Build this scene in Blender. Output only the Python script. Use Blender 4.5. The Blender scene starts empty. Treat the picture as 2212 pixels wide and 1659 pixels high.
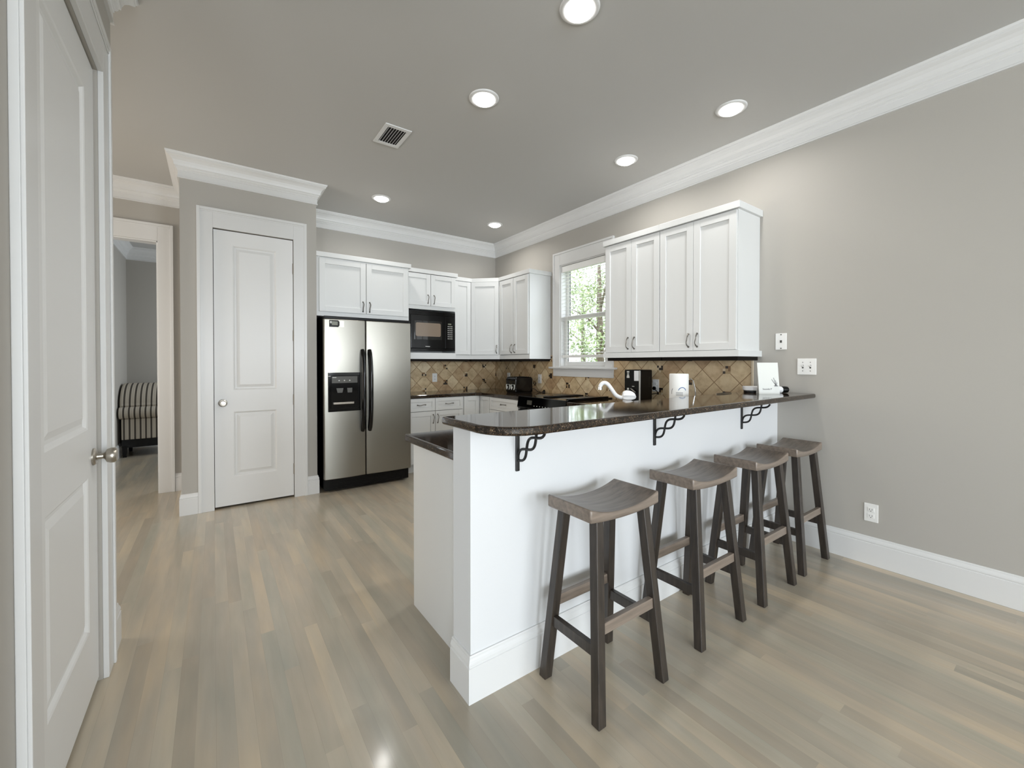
import bpy, math, random
from mathutils import Vector, Matrix
random.seed(7)
S = bpy.context.scene
COL = S.collection

# ------------------------------------------------------------------ camera, world, exposure
cam_d = bpy.data.cameras.new('camera'); cam = bpy.data.objects.new('camera', cam_d); COL.objects.link(cam)
cam.location = (0, 0, 1.28)
cam.rotation_euler = (math.pi/2 - 0.0103, 0, -0.62125)
cam_d.sensor_width = 36; cam_d.lens = 36*901/2212; cam_d.shift_y = -36.8/2212
cam_d.clip_start = 0.02; cam_d.clip_end = 200
S.camera = cam
S.view_settings.view_transform = 'Standard'; S.view_settings.look = 'None'
S.view_settings.exposure = 0.0; S.view_settings.gamma = 1.0; S.view_settings.use_curve_mapping = False
S.cycles.use_denoising = True
S.cycles.max_bounces = 10; S.cycles.diffuse_bounces = 6; S.cycles.glossy_bounces = 4
S.cycles.transparent_max_bounces = 12; S.cycles.sample_clamp_indirect = 6.0
S.cycles.caustics_reflective = False; S.cycles.caustics_refractive = False

W = bpy.data.worlds.new('sky'); S.world = W; W.use_nodes = True
bg = W.node_tree.nodes['Background']; bg.inputs[0].default_value = (0.86, 0.93, 1.0, 1); bg.inputs[1].default_value = 5.0

def area(name, loc, rot, sx, sy, power, col, spread=180, disk=False, parent=None):
    d = bpy.data.lights.new(name, 'AREA'); o = bpy.data.objects.new(name, d); COL.objects.link(o)
    d.shape = 'DISK' if disk else 'RECTANGLE'; d.size = sx
    if not disk: d.size_y = sy
    d.energy = power; d.color = col; d.spread = math.radians(spread)
    o.rotation_euler = rot
    if parent: o.parent = parent
    o.location = loc
    return o
DAY = (0.86, 0.935, 1.0)
# added unseen light: assumed rear windows, made-up left ones, then hall and far room
YREAR, XLIV, YLIV = -6.0, -4.6, 1.2  # left wall corner set so light from the left reaches the bar end
REAR_WINDOWS = [(-3.6, -2.1), (-.9, .6), (1.5, 3.0)]; ADDED_LEFT_WINDOWS = [(-4.9, -3.2), (-1.9, -.2)]; WB, WT = .35, 2.5
for a_, b_ in REAR_WINDOWS:
    area('window_daylight', ((a_+b_)/2, YREAR-.06, (WB+WT)/2), (math.pi/2, 0, 0), b_-a_, WT-WB, 172, DAY, 175)
for a_, b_ in ADDED_LEFT_WINDOWS:
    area('window_daylight', (XLIV-.06, (a_+b_)/2, (WB+WT)/2), (0, -math.pi/2, 0), WT-WB, b_-a_, 30, DAY, 175)
area('window_daylight', (-2.36, 4.1, 1.5), (0, -math.pi/2, 0), 1.9, 1.3, 40, (1.0, 0.92, 0.82), 170)  # added unseen hall light, brightens faces turned left; no window opening there
area('window_daylight', (1.42, 7.2, 1.5), (0, math.pi/2, 0), 1.5, 1.2, 34, DAY, 170)
LAMP_W = 5.6; LAMP_C = (1.0, 0.98, 0.945)

# ------------------------------------------------------------------ dimensions (metres)
XR, YB, XL, ZC = 3.39, 5.157, -0.37, 3.0
YP = 4.433                     # pantry front
PX0, PX1 = -0.222, 0.823       # pantry sides
YH = 5.33                      # hall back wall
BX, BY0, BY1 = 0.783, 1.363, 1.50   # bar wall
ZT = 0.905                     # worktop
XF = XR - 0.33                 # upper cabinets on right wall, front

# ------------------------------------------------------------------ materials
def lin(c):
    r = []
    for x in c[:3]:
        x = x/255
        r.append(x/12.92 if x <= .04045 else ((x+.055)/1.055)**2.4)
    return (*r, 1)
def mat(name, col, rough=.5, metal=0.0, spec=.5, coat=0.0, emit=0.0, coat_r=.1):
    m = bpy.data.materials.new(name); m.use_nodes = True
    b = m.node_tree.nodes['Principled BSDF']
    b.inputs['Base Color'].default_value = lin(col); b.inputs['Roughness'].default_value = rough
    b.inputs['Metallic'].default_value = metal; b.inputs['Specular IOR Level'].default_value = spec
    b.inputs['Coat Weight'].default_value = coat; b.inputs['Coat Roughness'].default_value = coat_r
    if emit:
        b.inputs['Emission Color'].default_value = (1, .985, .96, 1); b.inputs['Emission Strength'].default_value = emit
    return m
class G:
    """small helper around a material's node tree"""
    def __init__(s, m): s.t = m.node_tree; s.b = s.t.nodes['Principled BSDF']
    def n(s, k, **kw):
        x = s.t.nodes.new(k)
        for a, v in kw.items(): setattr(x, a, v)
        return x
    def l(s, a, b): s.t.links.new(a, b)
    def m(s, op, a, b=None, c=None):
        x = s.n('ShaderNodeMath', operation=op)
        for i, v in enumerate((a, b, c)):
            if v is None: continue
            if isinstance(v, (int, float)): x.inputs[i].default_value = v
            else: s.l(v, x.inputs[i])
        return x.outputs[0]
    def comb(s, x, y, z=0.0):
        c = s.n('ShaderNodeCombineXYZ')
        for i, v in enumerate((x, y, z)):
            if isinstance(v, (int, float)): c.inputs[i].default_value = v
            else: s.l(v, c.inputs[i])
        return c.outputs[0]
    def ramp(s, f, stops, const=False):
        r = s.n('ShaderNodeValToRGB'); e = r.color_ramp.elements
        if const: r.color_ramp.interpolation = 'CONSTANT'
        while len(e) < len(stops): e.new(.5)
        for i, (p, c) in enumerate(stops): e[i].position = p; e[i].color = lin(c)
        s.l(f, r.inputs[0]); return r.outputs[0]
    def noise(s, vec, scale, detail=3, rough=.5):
        x = s.n('ShaderNodeTexNoise'); x.inputs['Scale'].default_value = scale
        x.inputs['Detail'].default_value = detail; x.inputs['Roughness'].default_value = rough
        if vec is not None: s.l(vec, x.inputs['Vector'])
        return x.outputs['Fac']
    def white(s, vec):
        x = s.n('ShaderNodeTexWhiteNoise'); s.l(vec, x.inputs['Vector']); return x.outputs['Value']
    def mix(s, f, a, b, mode='MIX'):
        x = s.n('ShaderNodeMix', data_type='RGBA', blend_type=mode)
        for i, v in ((0, f), (6, a), (7, b)):
            if isinstance(v, (int, float)): x.inputs[i].default_value = v
            elif isinstance(v, tuple): x.inputs[i].default_value = v
            else: s.l(v, x.inputs[i])
        return x.outputs[2]
    def pos(s):
        p = s.n('ShaderNodeNewGeometry').outputs['Position']
        q = s.n('ShaderNodeSeparateXYZ'); s.l(p, q.inputs[0]); return p, q.outputs
    def obj(s):
        p = s.n('ShaderNodeTexCoord').outputs['Object']
        q = s.n('ShaderNodeSeparateXYZ'); s.l(p, q.inputs[0]); return p, q.outputs
    def bump(s, h, strength, dist=.01):
        b = s.n('ShaderNodeBump'); b.inputs['Strength'].default_value = strength; b.inputs['Distance'].default_value = dist
        s.l(h, b.inputs['Height']); s.l(b.outputs[0], s.b.inputs['Normal'])
    def base(s, c): s.l(c, s.b.inputs['Base Color'])

def paint(name, col, rough):
    m = mat(name, col, rough); g = G(m); p, _ = g.pos()
    g.bump(g.noise(p, 220, 2), .05, .002); return m
M_WALL = paint('wall_paint_greige', (172, 168, 161), .62)
M_CEIL = paint('ceiling_paint', (188, 187, 184), .8)
M_BAR = paint('bar_wall_paint', (214, 215, 216), .5)
M_TRIM = mat('trim_white_semigloss', (216, 216, 215), .32)
M_DOOR = mat('door_white', (226, 226, 225), .38)
M_CAB = mat('cabinet_white', (215, 216, 215), .35)
M_GAP = mat('dark_gap', (20, 18, 16), .9)
M_SHADE = mat('cabinet_underside', (24, 19, 15), .8, spec=.2)  # near-black for the strips that paint the shadow below wall cabinets
M_BLACK = mat('black_gloss', (3, 3, 4), .1, spec=.4)
M_BLACKS = mat('black_satin', (4, 4, 4), .36, spec=.25)
M_IRON = mat('black_iron', (10, 9, 9), .42)
M_CHROME = mat('chrome', (225, 225, 225), .1, 1)
M_NICKEL = mat('brushed_nickel', (176, 170, 160), .28, 1)
M_PEWTER = mat('pewter_handle', (120, 116, 110), .32, 1)
M_PLATE = mat('wall_plate_white', (232, 231, 228), .4)
M_SLOT = mat('slot_dark', (60, 58, 55), .6)
M_PAPER = mat('paper_white', (235, 234, 230), .85)
M_GREY = mat('plastic_grey', (66, 64, 58), .4)
M_LIGHTMARK = mat('light_marking', (205, 205, 200), .5)
M_LCD = mat('display_glass', (112, 114, 98), .3)
M_WHITE = mat('white_plastic', (232, 232, 232), .35)
M_BLIND = mat('blind_white', (238, 238, 236), .5)
M_BULB = mat('lamp_lens', (255, 255, 255), .5, emit=9.0)
M_BLUE = mat('print_blue', (70, 110, 160), .7)
M_SILVER = mat('silver_plastic', (186, 184, 178), .4)
M_CARD = mat('card_off_white', (221, 222, 217), .8)
M_INK = mat('print_grey', (95, 95, 98), .8)
M_TAN = mat('tile_edge_cream', (206, 190, 165), .6)

def floor_mat():
    m = mat('grey_washed_oak_planks', (150, 140, 125), .3, spec=.5, coat=.35, coat_r=.12); g = G(m); p, q = g.pos()
    w = .058
    i = g.m('FLOOR', g.m('DIVIDE', q[0], w))
    r1 = g.white(g.comb(i, 3.7))
    j = g.m('FLOOR', g.m('DIVIDE', g.m('ADD', q[1], g.m('MULTIPLY', r1, 5)), 1.35))
    r2 = g.white(g.comb(i, j, 1.3))
    c = g.ramp(r2, [(0, (160, 151, 138)), (.3, (168, 161, 149)), (.55, (178, 168, 153)), (.8, (172, 168, 156)), (1, (190, 177, 158))])
    st = g.comb(g.m('MULTIPLY', q[0], 26), g.m('MULTIPLY', q[1], 2.2), g.m('MULTIPLY', r2, 30))
    gr = g.noise(st, 1.6, 5, .6)
    c = g.mix(g.m('MULTIPLY', gr, .55), c, lin((146, 134, 117)), 'MIX')
    st2 = g.comb(g.m('MULTIPLY', q[0], 5.0), g.m('MULTIPLY', q[1], .9), g.m('MULTIPLY', r2, 1.2))
    bl = g.noise(st2, 1.2, 3, .55)
    c = g.mix(.75, c, g.ramp(bl, [(.3, (178, 184, 180)), (.5, (210, 206, 198)), (.7, (248, 232, 208))]), 'MULTIPLY')
    c = g.mix(.72, c, lin((255, 255, 255)), 'SOFT_LIGHT')
    fx = g.m('FRACT', g.m('DIVIDE', q[0], w)); edge = g.m('LESS_THAN', fx, .018)
    c = g.mix(g.m('MULTIPLY', edge, .16), c, lin((62, 52, 42)))
    g.base(c)
    g.l(g.m('ADD', .24, g.m('MULTIPLY', gr, .16)), g.b.inputs['Roughness'])
    g.bump(g.m('ADD', g.m('MULTIPLY', gr, .5), g.m('MULTIPLY', edge, -.5)), .06, .002)
    return m
M_FLOOR = floor_mat()

def tile_mat(name, ax, u0):
    m = mat(name, (180, 155, 120), .42); g = G(m); p, q = g.pos(); d = .207
    u = g.m('SUBTRACT', q[ax], u0); z = g.m('SUBTRACT', q[2], 1.221)
    P = g.m('DIVIDE', g.m('ADD', u, z), d); Q = g.m('DIVIDE', g.m('SUBTRACT', u, z), d)
    rp = g.m('ROUND', P); rq = g.m('ROUND', Q)
    sm = g.m('FLOORED_MODULO', g.m('ADD', rp, rq), 3.0)
    isin = g.m('LESS_THAN', g.m('ABSOLUTE', g.m('SUBTRACT', sm, 0.0)), .5)
    du = g.m('SUBTRACT', u, g.m('MULTIPLY', g.m('ADD', rp, rq), d/2))
    dz = g.m('SUBTRACT', z, g.m('MULTIPLY', g.m('SUBTRACT', rp, rq), d/2))
    mx = g.m('MAXIMUM', g.m('ABSOLUTE', du), g.m('ABSOLUTE', dz))
    ins = g.m('MULTIPLY', isin, g.m('LESS_THAN', mx, .032))
    gr = g.m('MINIMUM', g.m('ABSOLUTE', g.m('SUBTRACT', P, rp)), g.m('ABSOLUTE', g.m('SUBTRACT', Q, rq)))
    grout = g.m('LESS_THAN', gr, .021)
    tid = g.white(g.comb(g.m('FLOOR', P), g.m('FLOOR', Q), ax*7.0+1))
    base = g.ramp(tid, [(0, (188, 162, 130)), (.2, (204, 180, 146)), (.5, (214, 194, 160)), (.75, (220, 202, 168)), (1, (232, 218, 190))])
    n1 = g.noise(g.comb(q[ax], q[2], g.m('MULTIPLY', tid, 40)), 13, 5, .65)
    base = g.mix(.6, base, g.ramp(n1, [(.26, (142, 112, 80)), (.42, (214, 196, 172)), (.56, (244, 236, 222)), (.7, (255, 252, 244))]), 'MULTIPLY')
    cc = g.white(g.comb(g.m('FLOOR', g.m('DIVIDE', g.m('ADD', du, .033), .022)), g.m('FLOOR', g.m('DIVIDE', g.m('ADD', dz, .033), .022)), g.m('ADD', g.m('MULTIPLY', rp, 3.1), g.m('MULTIPLY', rq, 7.7))))
    mos = g.ramp(cc, [(0, (38, 26, 18)), (.36, (130, 98, 62)), (.55, (172, 146, 108)), (.82, (206, 188, 156))], True)
    c = g.mix(grout, base, lin((140, 112, 78)))
    c = g.mix(ins, c, mos)
    g.base(c)
    g.bump(g.m('MULTIPLY', g.m('SUBTRACT', 1.0, grout), 1.0), .25, .003)
    return m
M_TILE_B = tile_mat('travertine_tile_back', 0, 2.155 + .207*2)
M_TILE_R = tile_mat('travertine_tile_right', 1, 1.735)

def granite():
    m = mat('brown_granite', (52, 40, 30), .07, spec=.6); g = G(m); p, q = g.pos()
    v = g.n('ShaderNodeTexVoronoi'); v.inputs['Scale'].default_value = 400; g.l(p, v.inputs['Vector'])
    wn = g.white(v.outputs['Position'])
    c = g.ramp(wn, [(0, (20, 15, 12)), (.34, (44, 34, 27)), (.66, (68, 53, 41)), (.87, (96, 80, 63)), (.96, (142, 128, 108))], True)
    n = g.noise(p, 60, 3)
    c = g.mix(.75, c, g.ramp(n, [(.35, (70, 60, 50)), (.65, (255, 245, 230))]), 'MULTIPLY')
    g.base(c); return m
M_GRAN = granite()

def steel():
    m = mat('stainless_steel', (150, 147, 139), .36, 1.0); g = G(m); p, q = g.pos()
    n = g.noise(g.comb(g.m('MULTIPLY', q[0], 400), q[1], g.m('MULTIPLY', q[2], 3)), 1.0, 2)
    g.l(g.m('ADD', .35, g.m('MULTIPLY', n, .035)), g.b.inputs['Roughness'])
    g.b.inputs['Anisotropic'].default_value = .5
    return m
M_STEEL = steel()

def wood(name, a, b, rough, axis=0):
    m = mat(name, a, rough, coat=.15, coat_r=.25); g = G(m); p, q = g.obj()
    k = [26, 26, 26]; k[axis] = 1.8
    n = g.noise(g.comb(*[g.m('MULTIPLY', q[i], k[i]) for i in range(3)]), 2.2, 4, .6)
    g.base(g.ramp(n, [(.3, a), (.7, b)])); g.bump(n, .08, .002); return m
M_WOOD = wood('stool_seat_stained_wood', (100, 89, 80), (136, 123, 111), .36, 0)
M_WOODL = wood('stool_leg_stained_wood', (34, 29, 26), (62, 54, 47), .38, 2)

def stripes():
    m = mat('striped_upholstery', (190, 182, 168), .9); g = G(m); p, q = g.obj()
    f = g.m('FRACT', g.m('DIVIDE', g.m('ADD', q[0], 1.0), .056))
    dark = g.m('LESS_THAN', f, .34)
    thin = g.m('MULTIPLY', g.m('GREATER_THAN', f, .62), g.m('LESS_THAN', f, .70))
    c = g.mix(dark, lin((196, 188, 174)), lin((74, 68, 62)))
    c = g.mix(g.m('MULTIPLY', thin, .5), c, lin((140, 132, 120)))
    g.base(c); return m
M_STRIPE = stripes()

def glass():
    m = bpy.data.materials.new('window_glass'); m.use_nodes = True; t = m.node_tree; t.nodes.clear()
    o = t.nodes.new('ShaderNodeOutputMaterial'); mx = t.nodes.new('ShaderNodeMixShader')
    a = t.nodes.new('ShaderNodeBsdfTransparent'); b = t.nodes.new('ShaderNodeBsdfGlossy')
    b.inputs['Roughness'].default_value = .02; mx.inputs[0].default_value = .05
    t.links.new(a.outputs[0], mx.inputs[1]); t.links.new(b.outputs[0], mx.inputs[2])
    t.links.new(mx.outputs[0], o.inputs[0]); return m
M_GLASS = glass()
def leaf_mat(name, a, b):
    m = mat(name, a, .6); g = G(m); p, q = g.pos()
    g.base(g.ramp(g.noise(p, 3.0, 2), [(.35, a), (.65, b)])); return m
M_LEAF = leaf_mat('leaf_green', (112, 128, 88), (172, 184, 138))
M_LEAF2 = leaf_mat('leaf_grey_green', (112, 122, 104), (168, 176, 150))
M_BARK = mat('bark', (96, 84, 72), .9)
M_GRASS = mat('lawn', (120, 138, 88), .9)

# ------------------------------------------------------------------ mesh helpers
class MB:
    def __init__(s): s.v = []; s.f = []; s.mi = []; s.k = 0; s.T = None
    def slot(s, k): s.k = k; return s
    def add(s, vs, fs):
        o = len(s.v)
        for p in vs:
            p = Vector(p)
            s.v.append(s.T @ p if s.T is not None else p)
        for f in fs: s.f.append([o+i for i in f]); s.mi.append(s.k)
        return s
    def box(s, x0, x1, y0, y1, z0, z1):
        vs = [(x, y, z) for z in (z0, z1) for y in (y0, y1) for x in (x0, x1)]
        return s.add(vs, [(0,2,3,1), (4,5,7,6), (0,1,5,4), (2,6,7,3), (0,4,6,2), (1,3,7,5)])
    def hexa(s, b, t):
        """b, t: four points each, same winding (counter clockwise seen from t)"""
        return s.add(list(b)+list(t), [(3,2,1,0), (4,5,6,7), (0,1,5,4), (1,2,6,5), (2,3,7,6), (3,0,4,7)])
    def prism(s, poly, h0, h1):
        n = len(poly)
        vs = [(x, y, h0) for x, y in poly] + [(x, y, h1) for x, y in poly]
        return s.add(vs, [tuple(range(n))[::-1], tuple(range(n, 2*n))] + [(i, (i+1) % n, n+(i+1) % n, n+i) for i in range(n)])
    def extrude(s, poly, fn, a, b):
        """poly 2D swept along a third axis, fn(u, v, w) -> xyz"""
        n = len(poly)
        vs = [fn(u, v, a) for u, v in poly] + [fn(u, v, b) for u, v in poly]
        return s.add(vs, [tuple(range(n))[::-1], tuple(range(n, 2*n))] + [(i, (i+1) % n, n+(i+1) % n, n+i) for i in range(n)])
    def tube(s, pts, r, seg=10, flat=1.0):
        pts = [Vector(p) for p in pts]; n = len(pts); rs = r if isinstance(r, (list, tuple)) else [r]*n
        rings = []; prev = None
        for i, p in enumerate(pts):
            t = (pts[min(i+1, n-1)] - pts[max(i-1, 0)]).normalized()
            if prev is None:
                a = Vector((0, 0, 1)) if abs(t.z) < .9 else Vector((1, 0, 0))
                prev = (a - t*a.dot(t)).normalized()
            else: prev = (prev - t*prev.dot(t)).normalized()
            c = t.cross(prev)
            rings.append([p + prev*math.cos(2*math.pi*k/seg)*rs[i] + c*math.sin(2*math.pi*k/seg)*rs[i]*flat for k in range(seg)])
        vs = [q for ring in rings for q in ring]
        fs = [(i*seg+k, i*seg+(k+1) % seg, (i+1)*seg+(k+1) % seg, (i+1)*seg+k) for i in range(n-1) for k in range(seg)]
        fs += [tuple(range(seg))[::-1], tuple(range((n-1)*seg, n*seg))]
        return s.add(vs, fs)
    def lathe(s, prof, c, seg=24, axis='Z', sx=1.0, closed=False):
        vs = []
        for r, h in prof:
            for k in range(seg):
                a = 2*math.pi*k/seg; x, y = r*math.cos(a)*sx, r*math.sin(a)
                p = {'Z': (x, y, h), 'X': (h, x, y), 'Y': (y, h, x)}[axis]
                vs.append((c[0]+p[0], c[1]+p[1], c[2]+p[2]))
        n = len(prof)
        fs = [(i*seg+k, i*seg+(k+1) % seg, (i+1)*seg+(k+1) % seg, (i+1)*seg+k) for i in range(n-1) for k in range(seg)]
        if closed: fs += [((n-1)*seg+k, (n-1)*seg+(k+1) % seg, (k+1) % seg, k) for k in range(seg)]
        else: fs += [tuple(range(seg))[::-1], tuple(range((n-1)*seg, n*seg))]
        return s.add(vs, fs)
    def sweep(s, path, prof, z0=0.0):
        """profile (out, z) swept along a 2D path, mitred; out points to the right of travel"""
        n = len(path); P = [Vector(p) for p in path]; rows = []
        for i in range(n):
            ds = []
            if i > 0: ds.append((P[i]-P[i-1]).normalized())
            if i < n-1: ds.append((P[i+1]-P[i]).normalized())
            ns = [Vector((d.y, -d.x)) for d in ds]
            if len(ns) == 2:
                m = (ns[0]+ns[1]); m = m/max(m.dot(ns[0]), 1e-6)
            else: m = ns[0]
            rows.append([(P[i].x+m.x*o, P[i].y+m.y*o, z0+z) for o, z in prof])
        k = len(prof); vs = [p for r in rows for p in r]
        fs = [(i*k+j, (i+1)*k+j, (i+1)*k+(j+1) % k, i*k+(j+1) % k) for i in range(n-1) for j in range(k)]
        fs += [tuple(range(k)), tuple(range((n-1)*k, n*k))[::-1]]
        return s.add(vs, fs)
    def build(s, name, mats, parent=None, bevel=0, seg=2, smooth=False, local=False, sub=0):
        off = Vector((0, 0, 0))
        if parent is not None and not local:
            q = parent
            while q is not None: off += q.location; q = q.parent
        me = bpy.data.meshes.new(name)
        me.from_pydata([tuple(p-off) for p in s.v], [], s.f); me.validate()
        for m in (mats if isinstance(mats, (list, tuple)) else [mats]): me.materials.append(m)
        for p, k in zip(me.polygons, s.mi): p.material_index = k; p.use_smooth = smooth
        import bmesh
        b = bmesh.new(); b.from_mesh(me); bmesh.ops.recalc_face_normals(b, faces=b.faces); b.to_mesh(me); b.free()
        o = bpy.data.objects.new(name, me); COL.objects.link(o)
        if parent is not None: o.parent = parent
        if bevel:
            md = o.modifiers.new('bevel', 'BEVEL'); md.width = bevel; md.segments = seg; md.limit_method = 'ANGLE'; md.angle_limit = math.radians(40)
        if sub:
            md = o.modifiers.new('sub', 'SUBSURF'); md.levels = sub; md.render_levels = sub
        if smooth:
            try:
                for p in me.polygons: p.use_smooth = True
                me.set_sharp_from_angle(angle=math.radians(35))
            except Exception: pass
        return o
def thing(name, label, cat, loc=(0, 0, 0), group=None):
    o = bpy.data.objects.new(name, None); COL.objects.link(o); o.location = loc
    o.empty_display_size = .1
    o['label'] = label; o['category'] = cat
    if group: o['group'] = group
    return o
def tag(o, label, cat, group=None):
    o['label'] = label; o['category'] = cat
    if group: o['group'] = group
    return o
def struct(o, label=None):
    o['kind'] = 'structure'
    if label: o['label'] = label
    return o
def dup(root, loc, label, group=None):
    def cp(o, parent):
        c = o.copy(); COL.objects.link(c)
        if parent is not None: c.parent = parent
        for ch in list(o.children): cp(ch, c)
        return c
    r = cp(root, None); r.location = loc; r['label'] = label
    if group: r['group'] = group
    return r
def text(body, size, mtx, m, name, parent, depth=.0006, align='CENTER'):
    cu = bpy.data.curves.new(name, 'FONT'); cu.body = body; cu.size = size; cu.extrude = depth; cu.align_x = align; cu.align_y = 'CENTER'
    f = bpy.data.objects.new(name, cu); cu.materials.append(m); COL.objects.link(f)
    bpy.context.view_layer.update()
    me = bpy.data.meshes.new_from_object(f.evaluated_get(bpy.context.evaluated_depsgraph_get()))
    bpy.data.objects.remove(f); o = bpy.data.objects.new(name, me); COL.objects.link(o)
    off = Vector((0, 0, 0)); q = parent
    while q is not None: off += q.location; q = q.parent
    o.parent = parent; o.matrix_local = Matrix.Translation(-off) @ mtx
    return o
def frame(o, u, n):
    """matrix: local x -> u (width), local y -> n (outwards), z up"""
    u = Vector(u); n = Vector(n); z = Vector((0, 0, 1))
    return Matrix(((u.x, n.x, z.x, o[0]), (u.y, n.y, z.y, o[1]), (u.z, n.z, z.z, o[2]), (0, 0, 0, 1)))

# ------------------------------------------------------------------ room shell
mb = MB().box(XLIV-.12, XR+.12, YREAR-.12, 9.0, -.1, 0); struct(mb.build('floor', M_FLOOR))
mb = MB().box(XLIV-.12, XR+.12, YREAR-.12, 9.0, ZC, ZC+.12); struct(mb.build('ceiling', M_CEIL))
# right wall with the kitchen window opening
WY0, WY1, WZ0, WZ1 = 3.02, 3.735, 1.23, 2.44
mb = MB()
mb.box(XR, XR+.13, YREAR, WY0, 0, ZC).box(XR, XR+.13, WY1, YB, 0, ZC)
mb.box(XR, XR+.13, WY0, WY1, 0, WZ0).box(XR, XR+.13, WY0, WY1, WZ1, ZC)
struct(mb.build('wall_right', M_WALL))
struct(MB().box(PX1+.02, XR+.13, YB, YB+.12, 0, ZC).build('wall_back', M_WALL))
# left wall with the door opening
DY0, DY1, DZ = 1.535, 2.325, 2.445
mb = MB()
mb.box(XL-.12, XL, YLIV, DY0, 0, ZC).box(XLIV, XL-.12, YLIV, YLIV+.12, 0, ZC).box(XL-.12, XL, DY1, 2.60, 0, ZC).box(XL-.12, XL, DY0, DY1, DZ, ZC)
mb.box(-2.4, XL-.12, 2.48, 2.60, 0, ZC)
struct(mb.build('wall_left', M_WALL))
struct(MB().box(-2.52, -2.4, 2.48, YH+.12, 0, ZC).build('wall_hall_side', M_WALL))
# hall back wall with cased opening
OX0, OX1, OZ = -1.25, -.435, 2.465
mb = MB()
mb.box(-2.4, OX0, YH, YH+.12, 0, ZC).box(OX1, PX1+.1, YH, YH+.12, 0, ZC).box(OX0, OX1, YH, YH+.12, OZ, ZC)
struct(mb.build('wall_hall', M_WALL))
# pantry box
PD0, PD1, PZ = 0.001, 0.622, 2.443
mb = MB()
mb.box(PX0, PD0, YP, YP+.1, 0, ZC).box(PD1, PX1, YP, YP+.1, 0, ZC).box(PD0, PD1, YP, YP+.1, PZ, ZC)
mb.box(PX0, PX0+.1, YP+.1, YH, 0, ZC).box(PX1-.1, PX1, YP+.1, YH, 0, ZC)
mb.slot(1).box(PX0+.1, PX1-.1, YP+.6, YP+.62, 0, ZC)
struct(mb.build('wall_pantry', [M_WALL, M_GAP]))
# far room
mb = MB().box(-1.17, -1.05, YH+.12, 8.5, 0, ZC).box(-1.17, 1.5, 8.4, 8.52, 0, ZC).box(1.45, 1.57, YH+.12, 8.5, 0, ZC)
struct(mb.build('wall_far_room', M_WALL))
# unseen living area walls, with windows put in to even the light
def wall_with(mb, fn, lo, hi, wins):
    e = lo
    for a, b in wins: mb.hexa(*fn(e, a, 0, ZC)); mb.hexa(*fn(a, b, 0, WB)); mb.hexa(*fn(a, b, WT, ZC)); e = b
    mb.hexa(*fn(e, hi, 0, ZC)); return mb
def fr(u0, u1, z0, z1):
    return ([(u0, YREAR-.12, z0), (u1, YREAR-.12, z0), (u1, YREAR, z0), (u0, YREAR, z0)], [(u0, YREAR-.12, z1), (u1, YREAR-.12, z1), (u1, YREAR, z1), (u0, YREAR, z1)])
def fl(u0, u1, z0, z1):
    return ([(XLIV-.12, u0, z0), (XLIV, u0, z0), (XLIV, u1, z0), (XLIV-.12, u1, z0)], [(XLIV-.12, u0, z1), (XLIV, u0, z1), (XLIV, u1, z1), (XLIV-.12, u1, z1)])
struct(wall_with(MB(), fr, XLIV, XR+.13, REAR_WINDOWS).build('wall_rear', M_WALL))
struct(wall_with(MB(), fl, YREAR, YLIV+.12, ADDED_LEFT_WINDOWS).build('wall_living_left', M_WALL))
for n, (a, b) in enumerate(REAR_WINDOWS+ADDED_LEFT_WINDOWS):
    mb = MB(); left = n >= len(REAR_WINDOWS)
    if left: mb.T = frame((XLIV-.03, 0, 0), (0, 1, 0), (1, 0, 0))
    else: mb.T = frame((0, YREAR-.03, 0), (1, 0, 0), (0, 1, 0))
    for x in (a, b-.05): mb.box(x, x+.05, 0, .04, WB, WT)
    for z in (WB, (WB+WT)/2, WT-.05): mb.box(a, b, 0, .04, z, z+.05)
    struct(mb.build('window_%d' % (n+2), M_TRIM))
# bar wall
struct(MB().box(BX, XR, BY0, BY1, 0, 1.034).build('wall_bar', M_BAR))

# backsplash tiles
struct(MB().box(1.79, XR, YB-.009, YB, ZT-.01, 1.37).build('trim_1', M_TILE_B), 'travertine tile backsplash on the back wall')
mb = MB().box(XR-.009, XR, 1.545, WY0-.115, ZT-.01, 1.37).box(XR-.009, XR, WY0-.115, WY1+.115, ZT-.01, 1.13).box(XR-.009, XR, WY1+.115, YB-.009, ZT-.01, 1.37)
struct(mb.build('trim_2', M_TILE_R), 'travertine tile backsplash on the right wall')
struct(MB().box(XR-.012, XR, 1.532, 1.545, ZT, 1.33).build('trim_3', M_TAN), 'cream edge strip of the tile backsplash')

# crown
CROWN = [(0, -.185), (.013, -.185), (.013, -.178), (.009, -.17), (.009, -.13), (.013, -.126), (.013, -.118), (.02, -.112), (.025, -.104), (.025, -.097), (.033, -.092), (.036, -.074), (.044, -.054), (.058, -.038), (.074, -.028), (.078, -.024), (.078, -.018), (.084, -.013), (.088, -.003), (.088, 0), (0, 0)]
mb = MB().sweep([(XLIV, YLIV), (XL, YLIV), (XL, 2.60), (-2.4, 2.60)], CROWN, ZC); struct(mb.build('trim_crown_left', M_TRIM, smooth=False))
mb = MB().sweep([(-2.4, YH), (PX0, YH), (PX0, YP), (PX1, YP), (PX1, YB), (XR, YB), (XR, YREAR)], CROWN, ZC); struct(mb.build('trim_crown_kitchen', M_TRIM))
mb = MB().sweep([(-1.05, YH+.12), (-1.05, 8.4), (1.45, 8.4)], CROWN, ZC); struct(mb.build('trim_crown_far_room', M_TRIM))
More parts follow.
